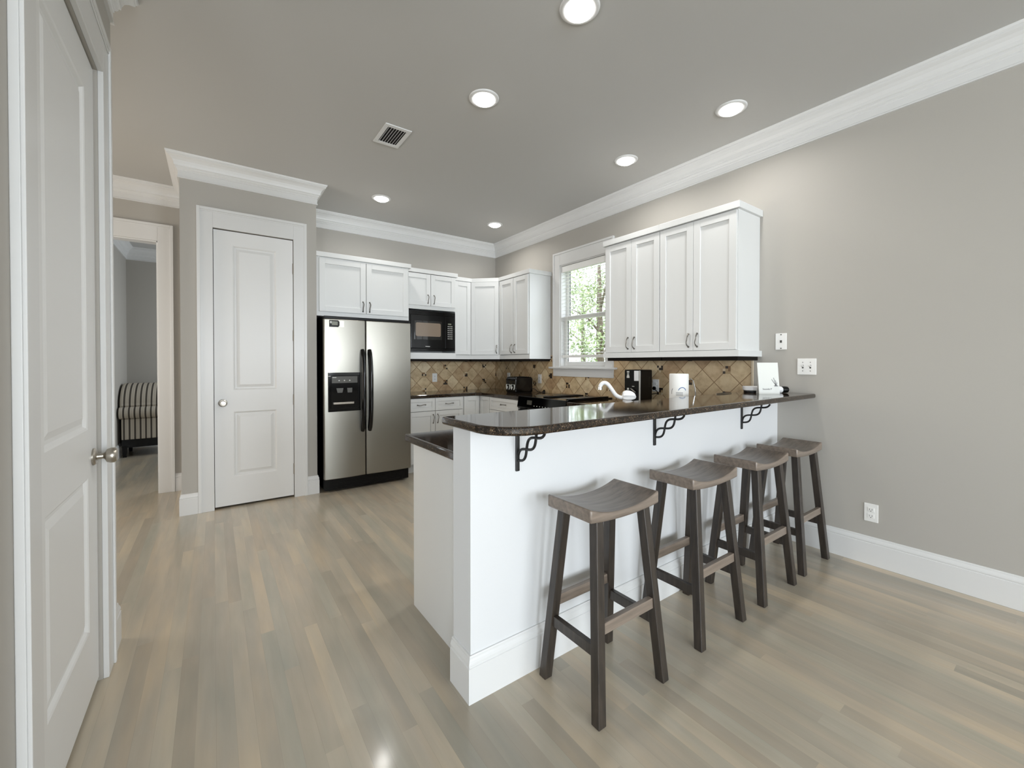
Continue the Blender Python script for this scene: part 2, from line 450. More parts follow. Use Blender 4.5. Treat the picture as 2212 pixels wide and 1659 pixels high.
# baseboards
BASE = [(0, .176), (.006, .176), (.008, .172), (.0085, .165), (.012, .158), (.0145, .15), (.015, .143), (.0125, .140), (.0125, .136), (.016, .134), (.016, 0), (0, 0)]
struct(MB().sweep([(XR, BY0-.016), (XR, YREAR)], BASE).build('baseboard_right', M_TRIM))
struct(MB().sweep([(BX, BY1), (BX, BY0), (XR, BY0)], BASE).build('baseboard_bar', M_TRIM))
struct(MB().sweep([(XLIV, YLIV), (XL, YLIV), (XL, 1.39)], BASE).build('baseboard_left_near', M_TRIM))
struct(MB().sweep([(XL, 2.437), (XL, 2.60), (-2.4, 2.60)], BASE).build('baseboard_left_far', M_TRIM))
struct(MB().sweep([(-.315, YH), (PX0, YH), (PX0, YP), (-.112, YP)], BASE).build('baseboard_pantry_left', M_TRIM))
struct(MB().sweep([(.735, YP), (PX1, YP), (PX1, YB)], BASE).build('baseboard_pantry_right', M_TRIM))
struct(MB().sweep([(-1.05, YH+.12), (-1.05, 8.4), (1.45, 8.4)], BASE).build('baseboard_far_room', M_TRIM))

# casings: local x along the wall, local y outwards, z up
def casing(T, x0, x1, ztop, w, hh, th=.018, bw=.024, bt=.026):
    mb = MB(); mb.T = T
    for a, b, oa, ob in ((x0-w, x0, x0-w, x0-w+bw), (x1, x1+w, x1+w-bw, x1+w)):
        mb.box(a, b, 0, th, 0, ztop+hh); mb.box(oa, ob, th, bt, 0, ztop+hh)
    mb.box(x0, x1, 0, th, ztop, ztop+hh)
    mb.box(x0-w+bw, x1+w-bw, th, bt, ztop+hh-bw, ztop+hh)
    mb.box(x0-w+bw, x1+w-bw, th, th+.004, ztop+hh-bw-.012, ztop+hh-bw)
    return mb
T_P = frame((0, YP, 0), (1, 0, 0), (0, -1, 0))
struct(casing(T_P, PD0, PD1, PZ, .112, .165).build('trim_pantry_door', M_TRIM, bevel=.002))
T_L = frame((XL, 0, 0), (0, 1, 0), (1, 0, 0))
struct(casing(T_L, DY0-.0, DY1-.0, DZ, .118, .165).build('trim_left_door', M_TRIM, bevel=.002))
T_H = frame((0, YH, 0), (1, 0, 0), (0, -1, 0))
mb = casing(T_H, OX0, OX1, OZ, .118, .165)
mb.box(OX0-.001, OX0+.012, -.12, 0, 0, OZ).box(OX1-.012, OX1+.001, -.12, 0, 0, OZ).box(OX0, OX1, -.12, 0, OZ-.012, OZ+.001)
struct(mb.build('trim_hall_opening', M_TRIM, bevel=.002))

# ------------------------------------------------------------------ doors
def door_leaf(T, w, h, panels, th=.035, z0=.018):
    """panels: list of (x0, x1, z0, z1); front face at local y=0, thickness goes to -y"""
    mb = MB(); mb.T = T
    xs = sorted({0, w} | {p[0] for p in panels} | {p[1] for p in panels})
    zs = sorted({z0, h} | {p[2] for p in panels} | {p[3] for p in panels})
    for i in range(len(xs)-1):
        for j in range(len(zs)-1):
            cx, cz = (xs[i]+xs[i+1])/2, (zs[j]+zs[j+1])/2
            if any(p[0] < cx < p[1] and p[2] < cz < p[3] for p in panels): continue
            mb.box(xs[i], xs[i+1], -th, 0, zs[j], zs[j+1])
    for a, b, c, d in panels:
        loops = [(0, 0), (.006, -.003), (.014, -.012), (.026, -.012), (.05, -.004)]
        rings = [[(a+o, y, c+o), (b-o, y, c+o), (b-o, y, d-o), (a+o, y, d-o)] for o, y in loops]
        vs = [p for r in rings for p in r]; fs = []
        for i in range(len(loops)-1):
            for k in range(4): fs.append((i*4+k, i*4+(k+1) % 4, (i+1)*4+(k+1) % 4, (i+1)*4+k))
        fs.append(tuple(range((len(loops)-1)*4, len(loops)*4)))
        mb.add(vs, fs); mb.box(a, b, -th, -.02, c, d)
    return mb
def knob(T, parent, r=.029):
    mb = MB(); mb.T = T
    mb.lathe([(.033, 0), (.033, .005), (.028, .01), (.013, .012), (.011, .03), (.014, .034), (r*.86, .04), (r, .052), (r*.97, .062), (r*.8, .069), (.008, .071)], (0, 0, 0), 24, 'Y')
    o = mb.build('door_knob', M_NICKEL, parent, smooth=True); o['label'] = 'round satin nickel knob'; return o
def hinge(T, parent, x, z, h=.1):
    mb = MB(); mb.T = T
    mb.tube([(x, .004, z-h/2), (x, .004, z+h/2)], .006, 8)
    return mb.build('hinge', M_NICKEL, parent)

pd = MB(); pw = PD1-PD0-.008
T = frame((PD0+.004, YP+.008, 0), (1, 0, 0), (0, -1, 0))
d1 = struct(door_leaf(T, pw, 2.436, [(.138, .475, .27, .845), (.138, .475, 1.035, 2.315)]).build('door_1', M_DOOR), 'white two-panel pantry door')
knob(T @ Matrix.Translation((.06, 0, .925)), d1, .027)
for z in (.27, .93, 1.537, 2.17): hinge(T, d1, pw+.002, z)
MBL = MB(); MBL.T = T; MBL.box(-.004, 0, -.001, .003, .9, .955); MBL.build('strike_plate', M_BLACKS, d1)
T = frame((XL-.012, 1.604, 0), (0, 1, 0), (1, 0, 0)); dw = DY1-1.608
d2 = struct(door_leaf(T, dw, 2.438, [(.085, .575, .27, .85), (.085, .575, 1.03, 2.30)]).build('door_2', M_DOOR), 'white two-panel door in the left wall')
knob(T @ Matrix.Translation((dw-.062, 0, .915)), d2, .03)
for z in (.265, .88, 1.53, 2.18): hinge(T, d2, .004, z)
# jambs
struct(MB().box(XL-.12, XL-.011, DY0, 1.60, 0, DZ).build('trim_left_door_jamb', M_TRIM))
struct(MB().box(XL-.12, XL-.1, DY0, DY1, 0, DZ).build('trim_left_door_stop', M_GAP))

# ------------------------------------------------------------------ kitchen window
mb = MB()
def wframe(mb, x0, x1, y0, y1, z0, z1, w):
    mb.box(x0, x1, y0, y0+w, z0, z1).box(x0, x1, y1-w, y1, z0, z1).box(x0, x1, y0+w, y1-w, z0, z0+w).box(x0, x1, y0+w, y1-w, z1-w, z1)
wframe(mb, XR-.002, XR+.128, WY0, WY1, WZ0, WZ1, .012)          # jamb lining
win = struct(mb.build('window_1', M_TRIM), 'white double hung kitchen window')
zm = 1.81
mb = MB(); wframe(mb, XR+.085, XR+.115, WY0+.012, WY1-.012, zm-.02, WZ1-.012, .045); u = mb.build('upper_sash', M_TRIM, win, bevel=.003)
MB().box(XR+.099, XR+.102, WY0+.05, WY1-.05, zm+.02, WZ1-.05).build('pane', M_GLASS, u)
MB().box(XR+.096, XR+.105, WY1-.062, WY1-.056, zm+.025, WZ1-.057).build('glazing_seal', M_GAP, u)
mb = MB(); wframe(mb, XR+.05, XR+.08, WY0+.012, WY1-.012, WZ0+.012, zm+.025, .05); u = mb.build('lower_sash', M_TRIM, win, bevel=.003)
MB().box(XR+.064, XR+.067, WY0+.05, WY1-.05, WZ0+.05, zm-.02).build('pane', M_GLASS, u)
MB().box(XR+.061, XR+.07, WY1-.068, WY1-.061, WZ0+.062, zm-.026).build('glazing_seal', M_GAP, u)
T_W = frame((XR, 0, 0), (0, 1, 0), (-1, 0, 0))
mb = MB(); mb.T = T_W; w = .115
for a, b in ((WY0-w, WY0), (WY1, WY1+w)): mb.box(a, b, 0, .018, WZ0-.01, 2.595)
mb.box(WY0, WY1, 0, .018, WZ1, 2.595)
mb.box(WY0-w, WY0-w+.022, .018, .028, WZ0-.01, 2.595).box(WY1+w-.022, WY1+w, .018, .028, WZ0-.01, 2.595).box(WY0-w+.022, WY1+w-.022, .018, .028, 2.573, 2.595)
mb.box(WY0-w, WY1+w, 0, .018, 1.118, 1.208)                      # apron
mb.build('casing', M_TRIM, win, bevel=.002)
mb = MB(); mb.T = T_W; mb.box(WY0-w-.045, WY1+w+.045, -.05, .055, 1.208, 1.23); mb.build('sill', M_TRIM, win, bevel=.004)
bl = thing('window_blind', 'white horizontal slat blind hanging in the kitchen window', 'blind', (XR+.03, 3.375, 2.42))
MB().box(XR+.004, XR+.045, WY0+.016, WY1-.016, 2.355, 2.425).build('headrail', M_BLIND, bl, bevel=.003)
for k in range(23):
    z = 2.33 - k*.0425
    mb = MB(); x0, x1 = XR+.006, XR+.044
    mb.hexa([(x0, WY0+.018, z-.003), (x1, WY0+.018, z+.001), (x1, WY1-.018, z+.001), (x0, WY1-.018, z-.003)],
            [(x0, WY0+.018, z-.0018), (x1, WY0+.018, z+.0022), (x1, WY1-.018, z+.0022), (x0, WY1-.018, z-.0018)])
    mb.build('slat', M_BLIND, bl)
MB().box(XR+.008, XR+.042, WY0+.018, WY1-.018, 1.338, 1.37).build('bottom_rail', M_BLIND, bl, bevel=.003)
mb = MB()
for y in (WY0+.11, WY1-.11): mb.tube([(XR+.006, y, 1.35), (XR+.006, y, 2.4)], .0012, 6)
mb.build('ladder_cord', M_BLIND, bl)

# ------------------------------------------------------------------ cabinets
def shaker(T, x0, x1, z0, z1, rail=.055, th=.019):
    mb = MB(); mb.T = T
    mb.box(x0, x0+rail, 0, th, z0, z1).box(x1-rail, x1, 0, th, z0, z1)
    mb.box(x0+rail, x1-rail, 0, th, z0, z0+rail).box(x0+rail, x1-rail, 0, th, z1-rail, z1)
    mb.box(x0+rail, x1-rail, 0, th-.009, z0+rail, z1-rail)
    return mb
def pull(T, x, z, parent, vertical=True, L=.1, y0=.019):
    mb = MB(); mb.T = T; pts = []
    for k in range(11):
        a = -1+2*k/10; o = .003 + .024*(1-a**4) ; s = a*L/2
        b = .004*math.sin(a*math.pi)
        pts.append((x+b, y0+o, z+s) if vertical else (x+s, y0+o, z+b))
    mb.tube(pts, .0042, 8)
    for s in (-L/2, L/2):
        c = (x, 0, z+s) if vertical else (x+s, 0, z)
        mb.lathe([(.0075, y0), (.0075, y0+.004), (.0045, y0+.006), (.002, y0+.007)], c, 10, 'Y')
    o = mb.build('handle', M_PEWTER, parent, smooth=True); return o
def door_part(T, x0, x1, z0, z1, root, hx=None, hz=None, rail=.055, name='door', vertical=True):
    d = shaker(T, x0+.0015, x1-.0015, z0, z1, rail).build(name, M_CAB, root, bevel=.0012, seg=1)
    if hx is not None: pull(T, hx, hz, d, vertical)
    return d
def body(T, x0, x1, depth, z0, z1, root, gap=True):
    mb = MB(); mb.T = T
    mb.box(x0, x1, -depth, -.0015, z0, z1)
    mb.slot(1).box(x0+.012, x1-.012, -.0016, -.0012, z0+.012, z1-.012)
    return mb.build('body', [M_CAB, M_GAP], root)
def flat(T, x0, x1, y0, y1, z0, z1, name, root, bevel=.002):
    mb = MB(); mb.T = T; mb.box(x0, x1, y0, y1, z0, z1); return mb.build(name, M_CAB, root, bevel=bevel)
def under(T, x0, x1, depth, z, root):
    mb = MB(); mb.T = T; mb.box(x0+.006, x1-.006, -depth, -.012, 1.297, z); return mb.build('underside', M_SHADE, root)  # dark strip put in as the shadow band under the cabinet

# above the refrigerator
c = thing('wall_cabinet', 'deep white two-door wall cabinet above the refrigerator', 'cabinet', (1.31, YB, 1.73))
T = frame((0, 4.53, 0), (1, 0, 0), (0, -1, 0))
mb = MB(); mb.T = T
x0, x1 = PX1+.001, 1.803
mb.box(x0, x1, -.62, 0, 1.752, 2.35); mb.build('body', M_CAB, c, bevel=.0015)
for k, (a, b, h) in enumerate(((.862, 1.323, 1.29), (1.326, 1.79, 1.36))):
    door_part(T, a, b, 1.797, 2.333, c, h, 1.87)
flat(T, x0, x1+.022, -.6, .024, 2.345, 2.392, 'crown', c)
# microwave cabinet
T = frame((0, 4.765, 0), (1, 0, 0), (0, -1, 0))
c = thing('wall_cabinet', 'white wall cabinet with two short doors over the microwave niche', 'cabinet', (2.16, YB, 1.33))
x0, x1 = 1.805, 2.523; d = YB-4.765
mb = MB(); mb.T = T
mb.box(x0, x1, -d, 0, 1.93, 2.36)
mb.box(x0, 1.895, -d, 0, 1.37, 1.93).box(x0, x1, -d, 0, 1.37, 1.40).box(2.515, x1, -d, 0, 1.40, 1.93)
mb.box(1.895, 2.515, -d, -d+.02, 1.40, 1.93)
mb.build('body', M_CAB, c)
for a, b, h in ((1.83, 2.172, 2.135), (2.175, 2.512, 2.215)): door_part(T, a, b, 1.975, 2.358, c, h, 2.055)
flat(T, x0, x1+.022, -d, .024, 2.365, 2.413, 'crown', c)
flat(T, x0, x1, -.03, .008, 1.325, 1.402, 'light_rail', c)
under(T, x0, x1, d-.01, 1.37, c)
# narrow cabinet
T = frame((0, 4.827, 0), (1, 0, 0), (0, -1, 0)); d = .33
c = thing('wall_cabinet', 'narrow white single-door wall cabinet between microwave and corner', 'cabinet', (2.65, YB, 1.33))
body(T, 2.524, 2.776, d, 1.37, 2.345, c)
door_part(T, 2.53, 2.772, 1.385, 2.335, c)
flat(T, 2.524, 2.776, -d, .022, 2.343, 2.392, 'crown', c); flat(T, 2.524, 2.776, -.03, .008, 1.325, 1.383, 'light_rail', c)
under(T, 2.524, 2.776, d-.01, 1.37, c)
# diagonal corner cabinet
c = thing('wall_cabinet', 'white diagonal corner wall cabinet with a single tall door', 'cabinet', (3.12, 4.89, 1.33))
p0, p1 = Vector((2.777, 4.827)), Vector((3.06, 4.547)); L = (p1-p0).length; uu = (p1-p0)/L; nn = Vector((uu.y, -uu.x))
mb = MB(); mb.prism([(2.777, 4.827), (3.06, 4.547), (XR, 4.547), (XR, YB), (2.777, YB)], 1.37, 2.345); mb.build('body', M_CAB, c)
T = frame((p0.x, p0.y, 0), (uu.x, uu.y, 0), (nn.x, nn.y, 0))
door_part(T, .012, L-.012, 1.385, 2.335, c, L-.04, 1.455)
e = .022
mb = MB(); mb.prism([(2.777, 4.827-e), (2.777+e*.41, 4.827-e), (3.06-e, 4.547+e*.41), (3.06-e, 4.547), (XR, 4.547), (XR, YB), (2.777, YB)], 2.343, 2.392); mb.build('crown', M_CAB, c, bevel=.002)
flat(T, 0, L, -.03, .008, 1.325, 1.383, 'light_rail', c)
mb = MB(); mb.prism([(2.80, 4.84), (3.07, 4.57), (XR-.02, 4.57), (XR-.02, YB-.02), (2.80, YB-.02)], 1.297, 1.37); mb.build('underside', M_SHADE, c)  # same painted shadow band, cut to the corner cabinet
# far right wall cabinet: local x runs towards the camera (-Y)
T = frame((XF, 0, 0), (0, -1, 0), (-1, 0, 0)); d = .329
c = thing('wall_cabinet', 'white two-door wall cabinet left of the kitchen window', 'cabinet', (XR, 4.23, 1.33))
body(T, -4.546, -3.915, d, 1.37, 2.345, c)
door_part(T, -4.53, -4.225, 1.385, 2.335, c, -4.258, 1.455); door_part(T, -4.222, -3.925, 1.385, 2.335, c, -4.188, 1.455)
mb = MB(); mb.T = T; mb.box(-4.546, -3.893, -d, .022, 2.343, 2.392); mb.build('crown', M_CAB, c, bevel=.002)
flat(T, -4.546, -3.905, -d, .008, 1.325, 1.37, 'light_rail', c)
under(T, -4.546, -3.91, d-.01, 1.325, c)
# near right wall cabinets
for n, (ya, yb, lab, s) in enumerate(((2.722, 2.128, 'white two-door wall cabinet right beside the window', (2.418, 2.452, 2.382)), (2.127, 1.492, 'white two-door wall cabinet at the open end above the bar', (1.826, 1.862, 1.79)))):
    c = thing('wall_cabinet', lab, 'cabinet', (XR, (ya+yb)/2, 1.33))
    body(T, -ya, -yb, d, 1.37, 2.385, c)
    ye = yb if n == 0 else 1.494
    door_part(T, -ya+.002, -s[0], 1.375, 2.375, c, -s[1], 1.455); door_part(T, -s[0], -ye, 1.375, 2.375, c, -s[2], 1.455)
    flat(T, -ya-(.022 if n == 0 else 0), -yb+(.022 if n else 0), -d, .03, 2.383, 2.432, 'crown', c)
    flat(T, -ya-(.02 if n == 0 else 0), -yb+(.02 if n else 0), -d, .024, 1.325, 1.37, 'light_rail', c)
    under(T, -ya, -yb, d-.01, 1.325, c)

# base cabinets
def base_body(T, x0, x1, depth, root, kick=True):
    mb = MB(); mb.T = T; mb.box(x0, x1, -depth, -.0015, .1, .867)
    mb.slot(1).box(x0+.003, x1-.003, -.0016, -.0012, .12, .862)
    mb.slot(0).box(x0, x1, -depth, -.07, 0, .1)
    return mb.build('body', [M_CAB, M_GAP], root)
T = frame((0, 4.545, 0), (1, 0, 0), (0, -1, 0))
c = thing('base_cabinet', 'white base cabinet with two drawers over two doors beside the refrigerator', 'cabinet', (2.13, YB, 0))
base_body(T, 1.775, 2.502, YB-4.545-.002, c)
for a, b in ((1.78, 2.127), (2.129, 2.498)):
    dr = door_part(T, a, b, .715, .862, c, (a+b)/2, .79, .04, 'drawer', False)
door_part(T, 1.78, 2.127, .115, .71, c, 2.1, .62); door_part(T, 2.129, 2.498, .115, .71, c, 2.157, .62)
c = thing('base_cabinet', 'white corner base cabinet with plain blind panels', 'cabinet', (2.9, 4.8, 0))
mb = MB().prism([(2.506, 4.5465), (2.757, 4.5465), (2.757, 4.30), (XR-.004, 4.30), (XR-.004, YB-.004), (2.506, YB-.004)], .1, .867); mb.build('body', M_CAB, c)
mb = MB().prism([(2.506, 4.62), (2.83, 4.62), (2.83, 4.30), (XR-.004, 4.30), (XR-.004, YB-.004), (2.506, YB-.004)], 0, .1); mb.build('toe_kick', M_CAB, c)
door_part(T, 2.512, 2.735, .115, .862, c)
TR = frame((2.757, 0, 0), (0, -1, 0), (-1, 0, 0))
door_part(TR, -4.52, -4.302, .115, .862, c, rail=.045)
c = thing('base_cabinet', 'white base cabinet with one drawer over a door left of the range', 'cabinet', (3.05, 4.0, 0))
base_body(TR, -4.298, -3.705, XR-2.757, c)
door_part(TR, -4.296, -3.708, .715, .862, c, -4.0, .79, .04, 'drawer', False); door_part(TR, -4.296, -3.708, .115, .71, c, -3.75, .62)
c = thing('base_cabinet', 'white base cabinet right of the range below the coffee maker', 'cabinet', (3.05, 2.5, 0))
base_body(TR, -2.915, -2.12, XR-2.757, c)
door_part(TR, -2.913, -2.52, .115, .862, c, -2.55, .79); door_part(TR, -2.517, -2.122, .115, .862, c, -2.487, .79)
c = thing('base_cabinet', 'white peninsula base cabinet behind the bar wall with plain end panel', 'cabinet', (1.8, 1.8, 0))
mb = MB().box(.855, 2.755, BY1+.002, 2.085, .0, .867).box(2.755, XR-.004, BY1+.002, 2.115, .0, .867); mb.build('body', M_CAB, c)
T = frame((0, 2.085, 0), (1, 0, 0), (0, 1, 0))
for k in range(4):
    a = .87+k*.47; door_part(T, a, a+.466, .115, .862, c, a+.03+(.4 if k % 2 == 0 else 0), .8)

# worktops and bar top
def slab(poly, z0, z1, name, label, bevel=.008):
    o = MB().prism(poly, z0, z1).build(name, M_GRAN, None, bevel=bevel, seg=3); tag(o, label, 'worktop'); return o
yf, xf = 4.517, 2.727
slab([(1.776, yf), (xf-.06, yf), (xf, yf-.06), (xf, 3.692), (XR-.01, 3.692), (XR-.01, YB-.01), (1.776, YB-.01)], .867, ZT, 'worktop', 'dark granite worktop running round the back corner under the toaster')
slab([(.815, BY1+.001), (XR-.01, BY1+.001), (XR-.01, 2.922), (xf, 2.922), (xf, 2.11), (.815, 2.11)], .867, ZT, 'worktop', 'dark granite lower worktop behind the bar with its end showing')
def rounded(pts, radii, n=10):
    out = []; N = len(pts)
    for i, p in enumerate(pts):
        r = radii[i]; p = Vector(p)
        if not r: out.append(tuple(p)); continue
        a = (Vector(pts[i-1])-p).normalized(); b = (Vector(pts[(i+1) % N])-p).normalized()
        c = p+(a+b)*r; s = p+a*r; e = p+b*r
        v0 = s-c; v1 = e-c
        for k in range(n+1):
            t = k/n; q = v0*math.cos(t*math.pi/2)+v1*math.sin(t*math.pi/2); out.append((c.x+q.x, c.y+q.y))
    return out
bp = rounded([(.735, 1.088), (XR-.002, 1.118), (XR-.002, 1.512), (.735, 1.512)], [.16, .02, 0, .01])
o = MB().prism(bp, 1.035, 1.066).build('bar_counter', M_GRAN, None, bevel=.01, seg=3)
tag(o, 'long raised dark granite bar top with a rounded front corner', 'bar top')

# bar brackets
def bracket():
    r = thing('bar_bracket', '', 'bracket', (0, 0, 0), 'iron brackets under the bar top')
    MB().box(-.009, .009, -.009, 0, .84, 1.034).build('upright', M_IRON, r, bevel=.003)
    MB().box(-.009, .009, -.19, -.009, 1.026, 1.034).build('top_bar', M_IRON, r, bevel=.002)
    A, B = Vector((0, -.006, .885)), Vector((0, -.165, 1.03)); d = B-A; L = d.length; t = d/L; nrm = Vector((0, t.z, -t.y))
    for s in (1, -1):
        pts = []
        for k in range(41):
            f = k/40; pts.append(A+t*f*L+nrm*s*.02*math.sin(f*math.pi*2.7))
        MB().tube(pts, .0055, 8).build('scroll', M_IRON, r, smooth=True)
    return r
b0 = bracket(); b0.location = (1.0, BY0, 0); b0['label'] = 'black iron scroll bracket nearest the rounded end of the bar'
dup(b0, (1.905, BY0, 0), 'black iron scroll bracket at the middle of the bar')
dup(b0, (2.846, BY0, 0), 'black iron scroll bracket nearest the right wall')

# ------------------------------------------------------------------ refrigerator
f = thing('refrigerator', 'stainless side-by-side refrigerator with black handles and ice dispenser', 'refrigerator', (1.3, 4.75, 0))
fx0, fx1, fs, fy = .868, 1.742, 1.262, 4.325
MB().box(fx0+.004, fx1-.006, 4.392, 5.12, .03, 1.738).build('body', M_BLACKS, f, bevel=.004)
MB().box(fx0+.004, fx1-.006, 4.352, 4.392, 1.708, 1.738).build('hinge_cover', M_BLACKS, f, bevel=.006)
mb = MB().box(fx0+.01, fx1-.01, 4.372, 4.392, .02, .132)
for k in range(5): mb.box(fx0+.05, fx1-.05, 4.369, 4.373, .04+k*.016, .048+k*.016)
mb.build('toe_grille', M_BLACKS, f, bevel=.003)
for x in (fx0+.05, fx1-.05):
    for y in (4.5, 5.0): MB().box(x-.02, x+.02, y, y+.06, 0, .03).build('foot', M_BLACKS, f)
def fdoor(a, b):
    # bowed front
    n = 12; poly = []
    for k in range(n+1):
        t = k/n; x = a+(b-a)*t; poly.append((x, fy-.012*(1-(2*t-1)**2)))
    poly += [(b, fy+.06), (a, fy+.06)]
    return MB().prism(poly, .138, 1.705)
dl = fdoor(fx0, fs-.004).build('door', M_STEEL, f, bevel=.006, seg=3, smooth=True)
dr = fdoor(fs+.004, fx1).build('door', M_STEEL, f, bevel=.006, seg=3, smooth=True)
def fhandle(x, parent):
    pts = []
    for k in range(25):
        a = -1+2*k/24; pts.append((x, fy-.012-.052*(1-abs(a)**3.2), 1.0+a*.41))
    mb = MB(); mb.tube(pts, [.018]+[.022]*23+[.018], 12, 1.2)
    o = mb.build('handle', M_BLACK, parent, smooth=True); o['label'] = 'black bowed handle'; return o
fhandle(1.226, dl); fhandle(1.297, dr)
dy = fy-.02
mb = MB()
mb.box(.90, 1.205, dy, fy, 1.15, 1.183).box(.90, 1.205, dy, fy, .80, .83).box(.90, .925, dy, fy, .83, 1.15).box(1.182, 1.205, dy, fy, .83, 1.15)
dp = mb.build('ice_dispenser', M_BLACK, dl, bevel=.003)
MB().box(.925, 1.182, dy+.008, fy-.002, .83, 1.15).build('dispenser_recess', M_BLACK, dp)
MB().box(.935, 1.175, dy+.002, dy+.009, 1.08, 1.145).build('control_strip', M_GREY, dp)
for x in (1.0, 1.05, 1.1): MB().lathe([(.006, dy-.001), (.006, dy+.004)], (x, 0, 1.105), 10, 'Y').build('button', M_LIGHTMARK, dp)
MB().box(.938, .975, dy, dy+.004, 1.132, 1.138).build('name_mark', M_LIGHTMARK, dp)
mb = MB()
mb.hexa([(.985, dy-.004, .985), (1.03, dy-.004, .985), (1.03, dy+.01, .985), (.985, dy+.01, .985)], [(.975, dy, 1.03), (1.04, dy, 1.03), (1.04, dy+.01, 1.03), (.975, dy+.01, 1.03)])
mb.build('lever', M_GREY, dp); mb = MB()
mb.hexa([(1.08, dy-.004, .985), (1.12, dy-.004, .985), (1.12, dy+.01, .985), (1.08, dy+.01, .985)], [(1.075, dy, 1.03), (1.125, dy, 1.03), (1.125, dy+.01, 1.03), (1.075, dy+.01, 1.03)])
mb.build('lever', M_GREY, dp)
MB().box(.945, 1.14, dy-.014, dy+.01, .872, .892).build('drip_tray', M_NICKEL, dp, bevel=.003)
bd = MB().extrude([(.914, 1.628), (.996, 1.628), (1.007, 1.645), (1.007, 1.678), (.996, 1.694), (.914, 1.694)], lambda u, v, w: (u, w, v), fy-.016, fy).build('display_badge', M_BLACK, dl, bevel=.002)
MB().box(.936, .99, fy-.018, fy-.015, 1.645, 1.683).build('screen', M_LCD, bd)
MB().box(.919, .934, fy-.018, fy-.015, 1.662, 1.684).build('sticker', M_LIGHTMARK, bd)
MB().box(1.012, 1.05, fy-.0125, fy-.004, 1.63, 1.69).build('label_plate', M_NICKEL, dl)

# ------------------------------------------------------------------ microwave
m = thing('microwave', 'black built-in microwave in the white cabinet niche', 'microwave', (2.21, 4.75, 1.425))
my = 4.757
mb = MB()
mb.box(1.897, 2.513, my, my+.012, 1.425, 1.452).box(1.897, 2.513, my, my+.012, 1.862, 1.91).box(1.897, 1.915, my, my+.012, 1.452, 1.862).box(2.497, 2.513, my, my+.012, 1.452, 1.862)
for k in range(3): mb.box(1.93, 2.36, my-.003, my, 1.873+k*.011, 1.877+k*.011)
mb.build('trim_frame', M_BLACK, m, bevel=.003)
MB().box(1.9, 2.51, my+.012, 5.1, 1.43, 1.905).build('body', M_BLACKS, m)
d = MB().box(1.917, 2.365, my-.012, my+.01, 1.455, 1.86).build('door', M_BLACK, m, bevel=.004)
MB().box(1.96, 2.32, my-.0135, my-.011, 1.56, 1.79).build('door_window', mat('dark_window_glass', (14, 12, 10), .04, spec=.8), d, bevel=.004)
mb = MB(); mb.extrude(rounded([(1.975, 1.60), (2.305, 1.60), (2.305, 1.765), (1.975, 1.765)], [.02]*4, 5), lambda u, v, w: (u, w, v), my-.0142, my-.0134); mb.build('window_mesh', mat('oven_window_screen', (128, 112, 96), .12, spec=.9), d)
MB().box(2.10, 2.16, my-.0135, my-.011, 1.475, 1.481).build('name_mark', M_LIGHTMARK, d)
cp = MB().box(2.368, 2.495, my-.012, my+.01, 1.455, 1.86).build('control_panel', M_BLACK, m, bevel=.004)
MB().box(2.405, 2.45, my-.0135, my-.011, 1.755, 1.772).build('display', M_LCD, cp)
mb = MB()
for r in range(7):
    for q in range(3):
        x = 2.402+q*.025; z = 1.735-r*.0255
        mb.box(x, x+.012, my-.0135, my-.011, z-.006, z+.004)
mb.build('keypad', M_LIGHTMARK, cp)

# ------------------------------------------------------------------ range
r = thing('kitchen_range', 'black slide-in range with glass cooktop and front controls', 'range', (3.05, 3.307, 0))
ry0, ry1, rx = 2.925, 3.69, 2.74
MB().box(rx+.01, XR-.03, ry0, ry1, .02, .89).build('body', M_BLACKS, r)
MB().box(rx-.01, XR-.012, ry0-.004, ry1+.004, .905, .917).build('cooktop', M_BLACK, r, bevel=.004)
pr = [(rx+.03, .915), (rx-.012, .915), (rx-.032, .80), (rx-.02, .785), (rx+.03, .785)]
cp = MB().extrude(pr, lambda u, v, w: (u, w, v), ry0, ry1).build('control_panel', M_BLACK, r, bevel=.004)
mb = MB()
for y in (3.66, 3.64, 3.62):
    mb.hexa([(rx-.026, y, .83), (rx-.026, y-.006, .83), (rx-.0235, y-.006, .845), (rx-.0235, y, .845)], [(rx-.024, y, .83), (rx-.024, y-.006, .83), (rx-.021, y-.006, .845), (rx-.021, y, .845)])
for k in range(8):
    y = 3.40-k*.045; mb.box(rx-.028, rx-.024, y-.01, y, .824, .832)
mb.build('control_markings', M_LIGHTMARK, cp)
mb = MB(); mb.hexa([(rx-.028, 3.52, .835), (rx-.028, 3.44, .835), (rx-.021, 3.44, .88), (rx-.021, 3.52, .88)], [(rx-.024, 3.52, .835), (rx-.024, 3.44, .835), (rx-.017, 3.44, .88), (rx-.017, 3.52, .88)]); mb.build('display', M_GREY, cp)
od = MB().box(rx-.025, rx+.01, ry0+.01, ry1-.01, .18, .765).build('oven_door', M_BLACK, r, bevel=.006)
mb = MB().tube([(rx-.07, ry0+.05, .735), (rx-.07, ry1-.05, .735)], .012, 10)
for y in (ry0+.09, ry1-.09): mb.tube([(rx-.07, y, .735), (rx-.02, y, .735)], .009, 8)
mb.build('handle', M_BLACKS, od, smooth=True)
MB().box(rx-.02, rx+.01, ry0+.01, ry1-.01, .03, .17).build('drawer', M_BLACK, r, bevel=.006)
mb = MB().box(2.80, 3.30, 3.262, 3.352, .917, .926)
for k in range(22): x = 2.82+k*.021; mb.box(x, x+.008, 3.27, 3.344, .926, .929)
mb.build('vent_grille', M_BLACKS, r, bevel=.002)
MB().box(2.765, 3.33, 2.93, 2.962, .917, .93).build('side_trim', M_BLACKS, r, bevel=.004)
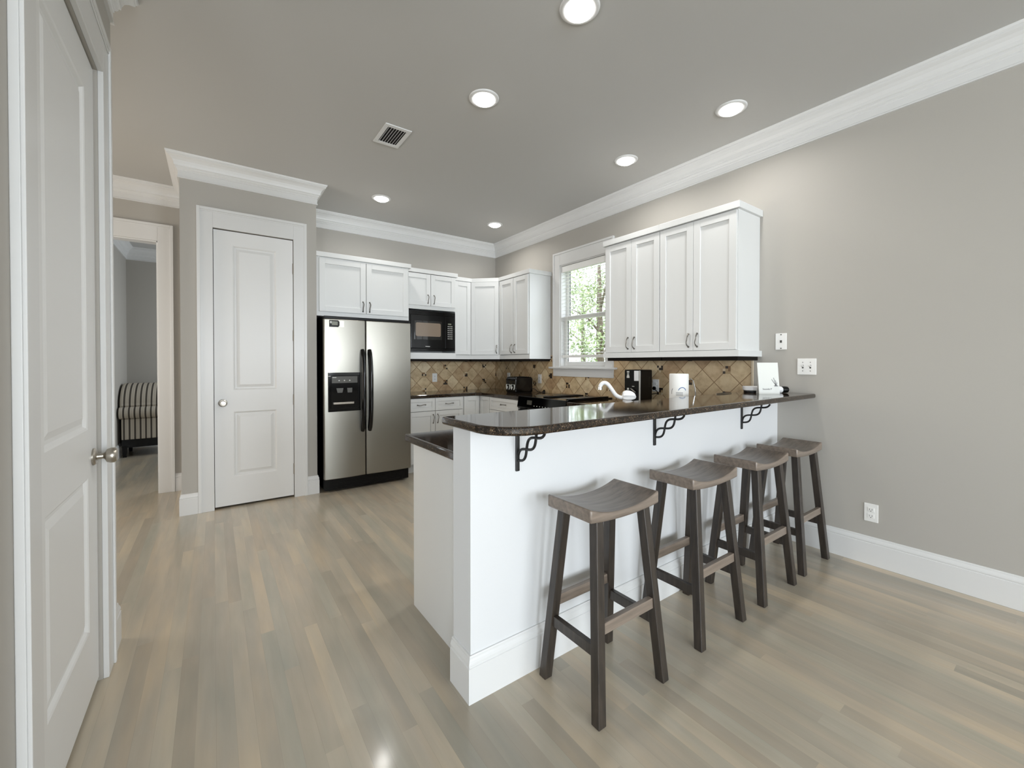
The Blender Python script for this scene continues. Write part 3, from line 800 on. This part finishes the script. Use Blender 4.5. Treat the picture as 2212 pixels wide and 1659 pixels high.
for x, y in ((2.93, 3.12), (3.2, 3.12), (2.93, 3.52), (3.2, 3.52)):
    MB().lathe([(.085, .917), (.085, .9175), (.078, .9176), (.078, .9172)], (x, y, 0), 28).build('burner_ring', M_GREY, r)

# ------------------------------------------------------------------ counter objects
t = thing('toaster', 'black four-slice toaster on the corner worktop', 'toaster', (3.115, 4.195, ZT))
x0, x1, y0, y1 = 2.985, 3.25, 4.095, 4.30
MB().extrude(rounded([(x0, ZT+.012), (x1, ZT+.012), (x1, ZT+.198), (x0, ZT+.198)], [.01, .01, .035, .035], 6), lambda u, v, w: (u, w, v), y0, y1).build('body', M_BLACK, t, bevel=.008, smooth=True)
MB().box(x0+.01, x1-.01, y0+.008, y1-.008, ZT, ZT+.013).build('base', M_BLACKS, t)
for k, yc in enumerate((4.15, 4.25)):
    s = MB()
    for dx in (-.03, .014): s.box(x0+.035, x1-.035, yc+dx, yc+dx+.016, ZT+.196, ZT+.1995)
    s.build('slot', M_GAP, t)
    lv = MB().box(x0-.004, x0+.002, yc-.006, yc+.006, ZT+.05, ZT+.14).box(x0-.024, x0, yc-.022, yc+.022, ZT+.158, ZT+.166).build('lever', M_BLACKS, t, bevel=.002)
    mb = MB()
    mb.tube([(x0-.003, yc+.036, ZT+.105), (x0-.003, yc+.034, ZT+.06), (x0-.003, yc+.022, ZT+.045)], .0065, 8)
    mb.tube([(x0-.003, yc-.036, ZT+.105), (x0-.003, yc-.034, ZT+.06), (x0-.003, yc-.022, ZT+.045)], .0065, 8)
    mb.tube([(x0-.003, yc+.036, ZT+.105), (x0-.003, yc-.036, ZT+.105)], .002, 8)
    mb.lathe([(.012, x0-.006), (.012, x0), (.004, x0+.001)], (0, yc+.012, ZT+.07), 14, 'X')
    mb.build('control_ring', M_LIGHTMARK, t, smooth=True)
mb = MB().tube([(x1-.004, 4.13, ZT+.06), (x1+.03, 4.09, ZT+.045), (x1+.05, 4.06, ZT+.012), (x1+.08, 4.04, ZT+.006), (x1+.09, 4.0, ZT+.008), (x1+.085, 3.975, ZT+.02)], .004, 8)
mb.tube([(x1+.085, 3.99, ZT+.012), (x1+.08, 3.965, ZT+.03)], .012, 10); mb.tube([(x1+.07, 3.985, ZT+.012), (x1+.085, 3.955, ZT+.012)], .011, 10)
mb.build('power_cord', M_BLACKS, t, smooth=True)

c = thing('coffee_maker', 'black coffee maker with a white panel beside the wall outlet', 'coffee maker', (3.2, 2.45, ZT))
x0, x1, y0, y1 = 3.105, 3.275, 2.362, 2.545; zt = 1.215
MB().box(x0, x1, y0, y1, ZT+.01, zt).build('housing', M_BLACKS, c, bevel=.01, seg=3)
MB().box(x0+.01, x1-.01, y0+.01, y1-.01, ZT, ZT+.011).build('base', M_BLACKS, c)
MB().box(x0-.004, x0+.002, y0+.002, y0+.016, ZT+.014, zt-.006).build('silver_strip', M_SILVER, c, bevel=.001)
MB().box(x0-.003, x0+.002, y0+.02, y0+.07, 1.115, zt-.008).build('white_panel', M_WHITE, c, bevel=.002)
MB().box(x0-.006, x0+.002, y0+.035, y0+.05, ZT+.02, ZT+.03).build('spout_tip', M_CHROME, c)
mb = MB().tube([(x0-.02, y0+.092, 1.045), (x0-.02, y0+.06, 1.025), (x0-.018, y0+.04, 1.012)], [.007, .009, .006], 8); mb.build('dispense_lever', M_CHROME, c, smooth=True)
TT = Matrix(((0, 0, -1, x0-.001), (-1, 0, 0, 2.5), (0, 1, 0, 1.165), (0, 0, 0, 1)))
mb = MB()
for k, (w_, h_) in enumerate(((.026, .012), (.02, .004), (.02, .004), (.02, .004), (.024, .01), (.03, .016))):
    z = 1.196-[0, .014, .021, .028, .036, .048][k]; mb.box(x0-.002, x0+.001, 2.5-w_/2, 2.5+w_/2, z-h_/2, z+h_/2)
mb.box(x0-.002, x0+.001, 2.49, 2.51, 1.03, 1.048).box(x0-.002, x0+.001, 2.43, 2.455, 1.062, 1.067)
mb.build('control_markings', M_LIGHTMARK, c)
mb = MB()
for k in range(7): mb.box(3.225, 3.229, y0-.0006, y0+.001, 1.06+k*.014, 1.067+k*.014)
mb.build('side_markings', M_GREY, c)
mb = MB().tube([(x1-.02, y0+.03, .985), (XR-.04, 2.35, 1.0), (XR-.032, 2.40, 1.035)], .004, 8); mb.lathe([(.017, XR-.034), (.017, XR-.02), (.012, XR-.013)], (0, 2.405, 1.04), 14, 'X'); mb.build('power_cord', M_BLACKS, c, smooth=True)

p = thing('paper_towel_holder', 'chrome upright paper towel holder behind the bar top', 'paper towel holder', (2.73, 1.745, ZT))
MB().lathe([(.08, ZT), (.08, ZT+.006), (.07, ZT+.012), (.008, ZT+.014), (.006, ZT+.28), (.004, ZT+.284)], (2.73, 1.745, 0), 28).build('base_and_post', M_CHROME, p, smooth=True)
mb = MB(); pts = []
for k in range(15):
    a = k/14; pts.append((2.805+.012*math.sin(a*math.pi), 1.68-.012*math.sin(a*math.pi), ZT+.01+a*.235))
mb.tube(pts, .004, 8); mb.tube([pts[-1], (2.79, 1.697, ZT+.26)], .0035, 8); mb.build('side_arm', M_CHROME, p, smooth=True)
p = thing('paper_towel_roll', 'white roll of paper towels wrapped with printed blue marks', 'paper towel roll', (2.73, 1.745, ZT+.014))
prof = [(.02, ZT+.295), (.02, ZT+.014), (.062, ZT+.014), (.0655, ZT+.018), (.0655, ZT+.288), (.063, ZT+.295)]
MB().lathe(prof, (2.73, 1.745, 0), 36, closed=True).build('roll', M_PAPER, p, smooth=True)
def arc_print(cx, cy, R, th0, zc, rad, a0, a1, n, wd, name, m, parent):
    mb = MB(); q = []
    for k in range(n+1):
        a = a0+(a1-a0)*k/n
        for rr in (rad-wd/2, rad+wd/2):
            s, z = rr*math.cos(a), zc+rr*math.sin(a); th = th0+s/R
            q.append((cx+(R+.0006)*math.cos(th), cy+(R+.0006)*math.sin(th), z))
    mb.add(q, [(2*k, 2*k+1, 2*k+3, 2*k+2) for k in range(n)])
    md = mb.build(name, m, parent); s = md.modifiers.new('s', 'SOLIDIFY'); s.thickness = .0004; return md
vis = math.atan2(-1.745, -2.73)
arc_print(2.73, 1.745, .0655, vis+.35, 1.078, .026, .2, 2.9, 16, .005, 'blue_arc', M_BLUE, p)
arc_print(2.73, 1.745, .0655, vis-.05, 1.065, .05, 2.5, 3.3, 8, .0035, 'grey_arc', M_INK, p)
mb = MB()
for k in range(3):
    q = []
    for j in range(9):
        th = vis-.3+j*.09; z = 1.066-k*.009
        q += [(2.73+.0661*math.cos(th), 1.745+.0661*math.sin(th), z), (2.73+.0661*math.cos(th), 1.745+.0661*math.sin(th), z+.003)]
    mb.add(q, [(2*j, 2*j+1, 2*j+3, 2*j+2) for j in range(8)])
o = mb.build('printed_lines', M_INK, p); o.modifiers.new('s', 'SOLIDIFY').thickness = .0004

# faucet on the peninsula
fa = thing('faucet', 'white single-lever kitchen faucet with a curved spout behind the bar', 'faucet', (2.12, 1.715, ZT))
fxp, fyp = 2.12, 1.715
MB().lathe([(.034, ZT), (.034, ZT+.008), (.024, ZT+.016), (.021, ZT+.1), (.028, ZT+.128), (.028, ZT+.142)], (fxp, fyp, 0), 24).build('base_column', M_WHITE, fa, smooth=True)
mb = MB()                                                         # fluted shell handle pointing to the right
seg, rows = 40, 12; vs = []; ax = Vector((.74, -.67, 0)); sd = Vector((.67, .74, 0))
for i in range(rows+1):
    f_ = i/rows; L = -.055+f_*.12
    rr = .04*math.sqrt(max(0, 1-((f_-.35)/.66)**2)) if f_ > .35 else .04*(.62+.38*math.sin(f_/.35*math.pi/2))
    if i == 0: rr = .003
    if i == rows: rr = .002
    for k in range(seg):
        a = 2*math.pi*k/seg; fl = 1+.09*math.cos(a*9)
        pnt = Vector((fxp, fyp, ZT+.165))+ax*(L*.74+.008)+sd*(rr*fl*math.cos(a)*.85)+Vector((0, 0, max(rr*fl*math.sin(a)*.95, -rr*.5)-.006))
        vs.append(pnt)
mb.add(vs, [(i*seg+k, i*seg+(k+1) % seg, (i+1)*seg+(k+1) % seg, (i+1)*seg+k) for i in range(rows) for k in range(seg)])
mb.build('lever', M_WHITE, fa, smooth=True)
sp = [(fxp-dx, fyp+dx, ZT+dz) for dx, dz in ((.014, .155), (.03, .156), (.05, .172), (.07, .212), (.086, .240), (.1, .247), (.112, .238), (.118, .221))]
def smoothpath(P, n=6):
    P = [Vector(p) for p in P]; out = []
    for i in range(len(P)-1):
        p0, p1, p2, p3 = P[max(i-1, 0)], P[i], P[i+1], P[min(i+2, len(P)-1)]
        for k in range(n):
            t = k/n; out.append(.5*((2*p1)+(p2-p0)*t+(2*p0-5*p1+4*p2-p3)*t*t+(3*p1-p0-3*p2+p3)*t**3))
    out.append(P[-1]); return out
MB().tube(smoothpath(sp), .0125, 14).build('spout', M_WHITE, fa, smooth=True)
MB().tube([sp[-1], (sp[-1][0], sp[-1][1], sp[-1][2]-.018)], .0155, 14).build('aerator', M_CHROME, fa, smooth=True)

# things on the bar top
zb = 1.066
c0 = Vector((3.107, 1.30)); uu = Vector((.813, -.582)); nn = Vector((-.582, -.813))
T = frame((c0.x, c0.y, zb), (uu.x, uu.y, 0), (nn.x, nn.y, 0))
b = thing('welcome_card', 'white printed card standing at the wall end of the bar top', 'card', (c0.x, c0.y, zb))
mb = MB(); mb.T = T; mb.hexa([(-.071, -.004, 0), (.071, -.004, 0), (.071, .002, 0), (-.071, .002, 0)][::-1], [(-.071, -.03, .214), (.071, -.03, .214), (.071, -.025, .214), (-.071, -.025, .214)][::-1]); mb.build('card_front', M_CARD, b)
mb = MB(); mb.T = T; mb.hexa([(-.05, -.07, 0), (.05, -.07, 0), (.05, -.066, 0), (-.05, -.066, 0)][::-1], [(-.05, -.03, .18), (.05, -.03, .18), (.05, -.026, .18), (-.05, -.026, .18)][::-1]); mb.build('stand_leg', M_PAPER, b)
tilt = math.atan2(.028, .214)
RT = T @ Matrix.Translation((-.012, .0, .032)) @ Matrix.Rotation(math.pi, 4, 'Z') @ Matrix.Rotation(math.pi/2+tilt, 4, 'X') @ Matrix.Rotation(0, 4, 'Z')
RT = T @ Matrix.Translation((-.014, -.0018, .032)) @ Matrix(((1, 0, 0, 0), (0, -math.sin(tilt), math.cos(tilt), 0), (0, math.cos(tilt), math.sin(tilt), 0), (0, 0, 0, 1)))
text('Seaside P', .017, RT, M_INK, 'card_lettering', b)
mb = MB(); mb.T = T
for s, (u, z) in enumerate(((.02, .10), (.034, .11), (.048, .095), (.06, .085))): mb.tube([(.047, -.003, .055), ((u+.047)/2+.002, -.006, (z+.05)/2), (u, -.0105, z)], .0012, 6)
mb.lathe([(.0, 0), (.012, .001), (.014, .004), (.0, .006)], (.047, -.004, .052), 10)
mb.build('palm_drawing', M_INK, b)
c0 = Vector((3.15, 1.43))
b = thing('round_dish', 'round white dish with a black base behind the standing card', 'dish', (3.15, 1.435, zb))
MB().lathe([(.045, zb), (.052, zb+.002), (.052, zb+.012), (.045, zb+.013)], (3.15, 1.435, 0), 30).build('base', M_BLACKS, b, smooth=True)
MB().lathe([(.05, zb+.013), (.058, zb+.018), (.061, zb+.042), (.058, zb+.044), (.054, zb+.025), (.03, zb+.02)], (3.15, 1.435, 0), 30).build('bowl', M_WHITE, b, smooth=True)
b = thing('small_bottle', 'small white bottle lying down with a round black cap beside the card', 'bottle', (3.25, 1.29, zb))
ax = Vector((.813, -.582, 0))
def ring(mb, prof, org, axis, seg=16):
    axis = axis.normalized(); up = Vector((0, 0, 1)); sdv = axis.cross(up).normalized(); vs = []
    for r_, h in prof:
        for k in range(seg):
            a = 2*math.pi*k/seg; vs.append(org+axis*h+sdv*(r_*math.cos(a))+up*(r_*math.sin(a)))
    n = len(prof); mb.add(vs, [(i*seg+k, i*seg+(k+1) % seg, (i+1)*seg+(k+1) % seg, (i+1)*seg+k) for i in range(n-1) for k in range(seg)]+[tuple(range(seg))[::-1], tuple(range((n-1)*seg, n*seg))]); return mb
og = Vector((3.205, 1.315, zb+.024))
ring(MB(), [(.018, -.02), (.024, -.015), (.024, .05), (.019, .058)], og, ax).build('bottle_body', M_WHITE, b, smooth=True)
ring(MB(), [(.018, .058), (.0235, .06), (.0235, .082), (.021, .096), (.012, .104)], og, ax).build('bottle_cap', M_BLACKS, b, smooth=True)
b = MB().tube([(2.76, 1.485, zb+.004), (2.85, 1.48, zb+.005), (2.93, 1.47, zb+.004)], [.003, .004, .002], 8).build('pen', M_PEWTER, None, smooth=True); tag(b, 'thin metallic pen lying on the bar top between towel roll and card', 'pen')

# ------------------------------------------------------------------ wall plates
def outlet(T, label, name='wall_outlet', group='electrical outlets'):
    o = thing(name, label, 'outlet', tuple(T.translation), group)
    mb = MB(); mb.T = T; mb.box(-.035, .035, 0, .005, -.057, .057); mb.build('plate', M_PLATE, o, bevel=.002)
    for z in (-.02, .02):
        mb = MB(); mb.T = T; mb.box(-.0165, .0165, .005, .0075, z-.0135, z+.0135); q = mb.build('receptacle', M_PLATE, o, bevel=.003)
        mb = MB(); mb.T = T; mb.box(-.008, -.006, .0075, .0079, z-.004, z+.006).box(.005, .007, .0075, .0079, z-.004, z+.006).box(-.0025, .0025, .0075, .0079, z-.011, z-.007); mb.build('socket_holes', M_SLOT, q)
    return o
XT = XR-.009; NR = (-1, 0, 0); UR = (0, -1, 0)
outlet(frame((2.41, YB-.009, 1.08), (1, 0, 0), (0, -1, 0)), 'white outlet on the back wall tiles right of the refrigerator')
outlet(frame((XT, 4.80, 1.082), UR, NR), 'white outlet on the tiles partly hidden behind the toaster')
outlet(frame((XT, 4.112, 1.075), UR, NR), 'white outlet on the tiles between toaster and window sill')
outlet(frame((XT, 2.40, 1.066), UR, NR), 'white outlet with a black plug right of the coffee maker')
outlet(frame((XR, .818, .328), UR, NR), 'white outlet low on the right wall above the baseboard')
T = frame((XR, 1.34, 1.435), UR, NR)
o = thing('phone_jack_plate', 'small white wall plate with a jack beside the cabinet end', 'wall plate', tuple(T.translation))
mb = MB(); mb.T = T; mb.box(-.037, .037, 0, .006, -.06, .06); mb.build('plate', M_PLATE, o, bevel=.002)
mb = MB(); mb.T = T
for z in (-.05, .05): mb.lathe([(.0045, .006), (.0045, .0075), (.002, .008)], (0, 0, z), 10, 'Y')
mb.build('screw', M_GREY, o); mb = MB(); mb.T = T; mb.box(-.006, .006, .006, .009, -.009, .009); mb.build('jack', M_SLOT, o)
T = frame((XR, 1.177, 1.252), UR, NR)
o = thing('light_switch', 'white double light switch plate on the right wall above the bar end', 'switch', tuple(T.translation))
mb = MB(); mb.T = T; mb.box(-.058, .058, 0, .006, -.057, .057); mb.build('plate', M_PLATE, o, bevel=.003)
for x in (-.023, .023):
    mb = MB(); mb.T = T; mb.box(x-.005, x+.005, .006, .007, -.012, .012); q = mb.build('toggle_slot', M_SLOT, o)
    mb = MB(); mb.T = T; mb.hexa([(x-.004, .006, -.004), (x+.004, .006, -.004), (x+.004, .006, .006), (x-.004, .006, .006)], [(x-.003, .016, .006), (x+.003, .016, .006), (x+.003, .016, .011), (x-.003, .016, .011)]); mb.build('toggle', M_PLATE, q)
    mb = MB(); mb.T = T
    for z in (-.03, .03): mb.lathe([(.003, .006), (.003, .0068)], (x, 0, z), 8, 'Y')
    mb.build('screw', M_GREY, o)

# ------------------------------------------------------------------ ceiling lights and vent
def downlight():
    r = thing('recessed_ceiling_light', '', 'ceiling light', (0, 0, ZC), 'recessed lights in the kitchen ceiling')
    MB().lathe([(.072, -.001), (.072, -.006), (.08, -.0085), (.092, -.007), (.097, -.003), (.098, 0)], (0, 0, 0), 40).build('trim_ring', M_TRIM, r, local=True, smooth=True)
    MB().lathe([(.070, -.0015), (.066, -.012), (.05, -.022), (.028, -.028), (.004, -.03)], (.006, .006, 0), 40).build('lens', M_BULB, r, local=True, smooth=True)
    area('lamp_beam', (0, 0, -.034), (0, 0, 0), .12, .12, LAMP_W, LAMP_C, 150, True, r)
    return r
d0 = downlight()
spots = [(1.456, 1.47, 'lit recessed ceiling light cut off by the top edge of the view'), (1.443, 2.33, 'lit recessed ceiling light above the bar, left of the two over the bar middle'),
         (2.86, 2.333, 'lit recessed ceiling light near the right wall in front of the window'), (2.86, 1.447, 'lit recessed ceiling light closest to the right wall crown moulding above the bar'),
         (1.438, 4.36, 'lit recessed ceiling light above the refrigerator doors'), (2.86, 4.365, 'lit recessed ceiling light in the far corner near the crown mitre')]
for i, (x, y, lab) in enumerate(spots):
    o = d0 if i == 0 else dup(d0, (x, y, ZC), lab)
    o.location = (x, y, ZC); o['label'] = lab
v = thing('ceiling_vent', 'white slatted air vent in the ceiling', 'vent', (1.112, 3.115, ZC))
vx0, vx1, vy0, vy1 = 1.013, 1.211, 2.965, 3.265
mb = MB()
mb.box(vx0, vx1, vy0, vy0+.035, ZC-.008, ZC).box(vx0, vx1, vy1-.035, vy1, ZC-.008, ZC).box(vx0, vx0+.03, vy0+.035, vy1-.035, ZC-.008, ZC).box(vx1-.03, vx1, vy0+.035, vy1-.035, ZC-.008, ZC)
mb.build('frame', M_TRIM, v, bevel=.003)
MB().box(vx0+.03, vx1-.03, vy0+.035, vy1-.035, ZC-.0015, ZC-.0005).build('duct', M_GAP, v)
for k in range(7):
    x = vx0+.033+k*.0195
    MB().hexa([(x+.007, vy0+.035, ZC-.002), (x+.007, vy1-.035, ZC-.002), (x+.009, vy1-.035, ZC-.002), (x+.009, vy0+.035, ZC-.002)], [(x, vy0+.035, ZC-.009), (x, vy1-.035, ZC-.009), (x+.002, vy1-.035, ZC-.009), (x+.002, vy0+.035, ZC-.009)]).build('louvre', M_TRIM, v)

# ------------------------------------------------------------------ bar stools
def make_stool():
    r = thing('bar_stool', '', 'stool', (0, 0, 0), 'saddle-seat bar stools along the bar')
    n = 20; top = []; bot = []
    for k in range(n+1):
        a = -1+2*k/n; x = a*.198
        top.append((x, .722+.034*abs(a)**2.2)); bot.append((x, .694+.012*abs(a)**2))
    poly = top+bot[::-1]
    MB().extrude(poly, lambda u, v, w: (u, w, v), -.118, .118).build('seat', M_WOOD, r, bevel=.006, seg=2, local=True, smooth=True)
    def leg(sx, sy):
        w = .019
        b = Vector((sx*.185, sy*.145, 0)); t = Vector((sx*.135, sy*.085, .705))
        f = lambda c, z: [(c.x-w, c.y-w, z), (c.x+w, c.y-w, z), (c.x+w, c.y+w, z), (c.x-w, c.y+w, z)]
        return MB().hexa(f(b, 0), f(t, .705))
    for sx, sy in ((-1, -1), (1, -1), (1, 1), (-1, 1)): leg(sx, sy).build('leg', M_WOODL, r, bevel=.003, local=True)
    def at(sx, sy, z): k = z/.705; return Vector((sx*(.185-.05*k), sy*(.145-.06*k), z))
    for sy in (-1, 1):
        a, b = at(-1, sy, .315), at(1, sy, .315)
        MB().box(a.x+.015, b.x-.015, a.y-.011, a.y+.011, .295, .337).build('front_rail' if sy < 0 else 'back_rail', M_WOOD, r, bevel=.002, local=True)
    for sx in (-1, 1):
        a, b = at(sx, -1, .24), at(sx, 1, .24)
        MB().box(a.x-.011, a.x+.011, a.y+.015, b.y-.015, .22, .262).build('side_rail', M_WOODL, r, bevel=.002, local=True)
    return r
s0 = make_stool()
stools = [(1.282, 1.152, 'dark wood saddle-seat bar stool nearest the camera by the bar corner'), (1.945, 1.16, 'second dark wood saddle-seat bar stool from the near corner of the bar'),
          (2.53, 1.153, 'third dark wood saddle-seat bar stool from the near corner of the bar'), (3.066, 1.16, 'dark wood saddle-seat bar stool closest to the right wall')]
for i, (x, y, lab) in enumerate(stools):
    o = s0 if i == 0 else dup(s0, (x, y, 0), lab)
    o.location = (x, y, 0); o['label'] = lab

# ------------------------------------------------------------------ chair in the far room
ch = thing('armchair', 'striped upholstered armchair seen through the hall opening', 'chair', (-.72, 7.75, 0))
cx0, cx1, cy = -1.03, -.40, 7.55
MB().box(cx0+.02, cx1, cy+.03, cy+.62, .24, .52).build('skirted_seat_base', M_STRIPE, ch, bevel=.01)
pr = rounded([(cy-.02, .52), (cy+.60, .52), (cy+.60, .68), (cy-.02, .68)], [.075, .02, .05, .075], 6)
MB().extrude(pr, lambda u, v, w: (w, u, v), cx0-.01, cx1).build('seat_cushion', M_STRIPE, ch, bevel=.015, seg=3, smooth=True)
pts = [(cy+.06, .68)]
for k in range(13):
    a = k/12*math.pi/2; pts.append((cy+.42-.36*math.cos(a)+.0, .70+.29*math.sin(a)))
pts += [(cy+.66, .94), (cy+.68, .5), (cy+.4, .5)]
MB().extrude(pts, lambda u, v, w: (w, u, v), cx0, cx1).build('rolled_back', M_STRIPE, ch, bevel=.07, seg=5, smooth=True)
for x, y in ((cx0+.05, cy+.07), (cx1-.05, cy+.07), (cx0+.05, cy+.56), (cx1-.05, cy+.56)):
    MB().hexa([(x-.018, y-.018, 0), (x+.018, y-.018, 0), (x+.018, y+.018, 0), (x-.018, y+.018, 0)], [(x-.026, y-.026, .15), (x+.026, y-.026, .15), (x+.026, y+.026, .15), (x-.026, y+.026, .15)]).build('leg', M_BLACKS, ch)
MB().box(cx0+.02, cx1-.01, cy+.05, cy+.6, .13, .24).build('under_frame', M_BLACKS, ch)  # black block standing in for the shadow beneath the seat

# ------------------------------------------------------------------ outdoors beyond the kitchen window
o = MB().box(3.8, 40, -10, 40, -.5, -.4).build('lawn', M_GRASS); o['kind'] = 'structure'
def tree(x, y, h, rad, n, m, label, seed):
    rnd = random.Random(seed)
    t = thing('garden_tree', label, 'tree', (x, y, -.4), 'trees outside the kitchen window')
    mb = MB(); mb.tube([(x, y, -.4), (x+.05, y+.1, h*.4), (x-.1, y, h*.85)], [.16, .12, .05], 10)
    for k in range(7):
        a = rnd.uniform(0, 6.28); z = h*rnd.uniform(.2, .7)
        mb.tube([(x, y, z), (x+math.cos(a)*rad*.5, y+math.sin(a)*rad*.5, z+.5), (x+math.cos(a)*rad, y+math.sin(a)*rad, z+.7)], [.05, .03, .01], 6)
    mb.build('trunk', M_BARK, t, smooth=True)
    mb = MB(); cl = [(rnd.gauss(0, rad*.6), rnd.gauss(0, rad*.6), rnd.uniform(h*.12, h)) for _ in range(60)]
    for k in range(n):
        c = cl[k % len(cl)]
        p = Vector((x+c[0]+rnd.gauss(0, .22), y+c[1]+rnd.gauss(0, .22), c[2]+rnd.gauss(0, .2)))
        a = Vector((rnd.gauss(0, 1), rnd.gauss(0, 1), rnd.gauss(0, 1))).normalized()*rnd.uniform(.03, .07)
        b = a.cross(Vector((rnd.gauss(0, 1), rnd.gauss(0, 1), rnd.gauss(0, 1)))).normalized()*a.length*.6
        mb.add([p-a, p+b, p+a, p-b], [(0, 1, 2, 3)])
    mb.build('foliage', m, t)
tree(10.2, 9.3, 5.2, 1.25, 5200, M_LEAF, 'leafy green tree nearest outside the kitchen window', 1)
tree(16.6, 16.4, 6.0, 1.5, 5600, M_LEAF2, 'grey-green tree farther behind in the kitchen window view', 2)
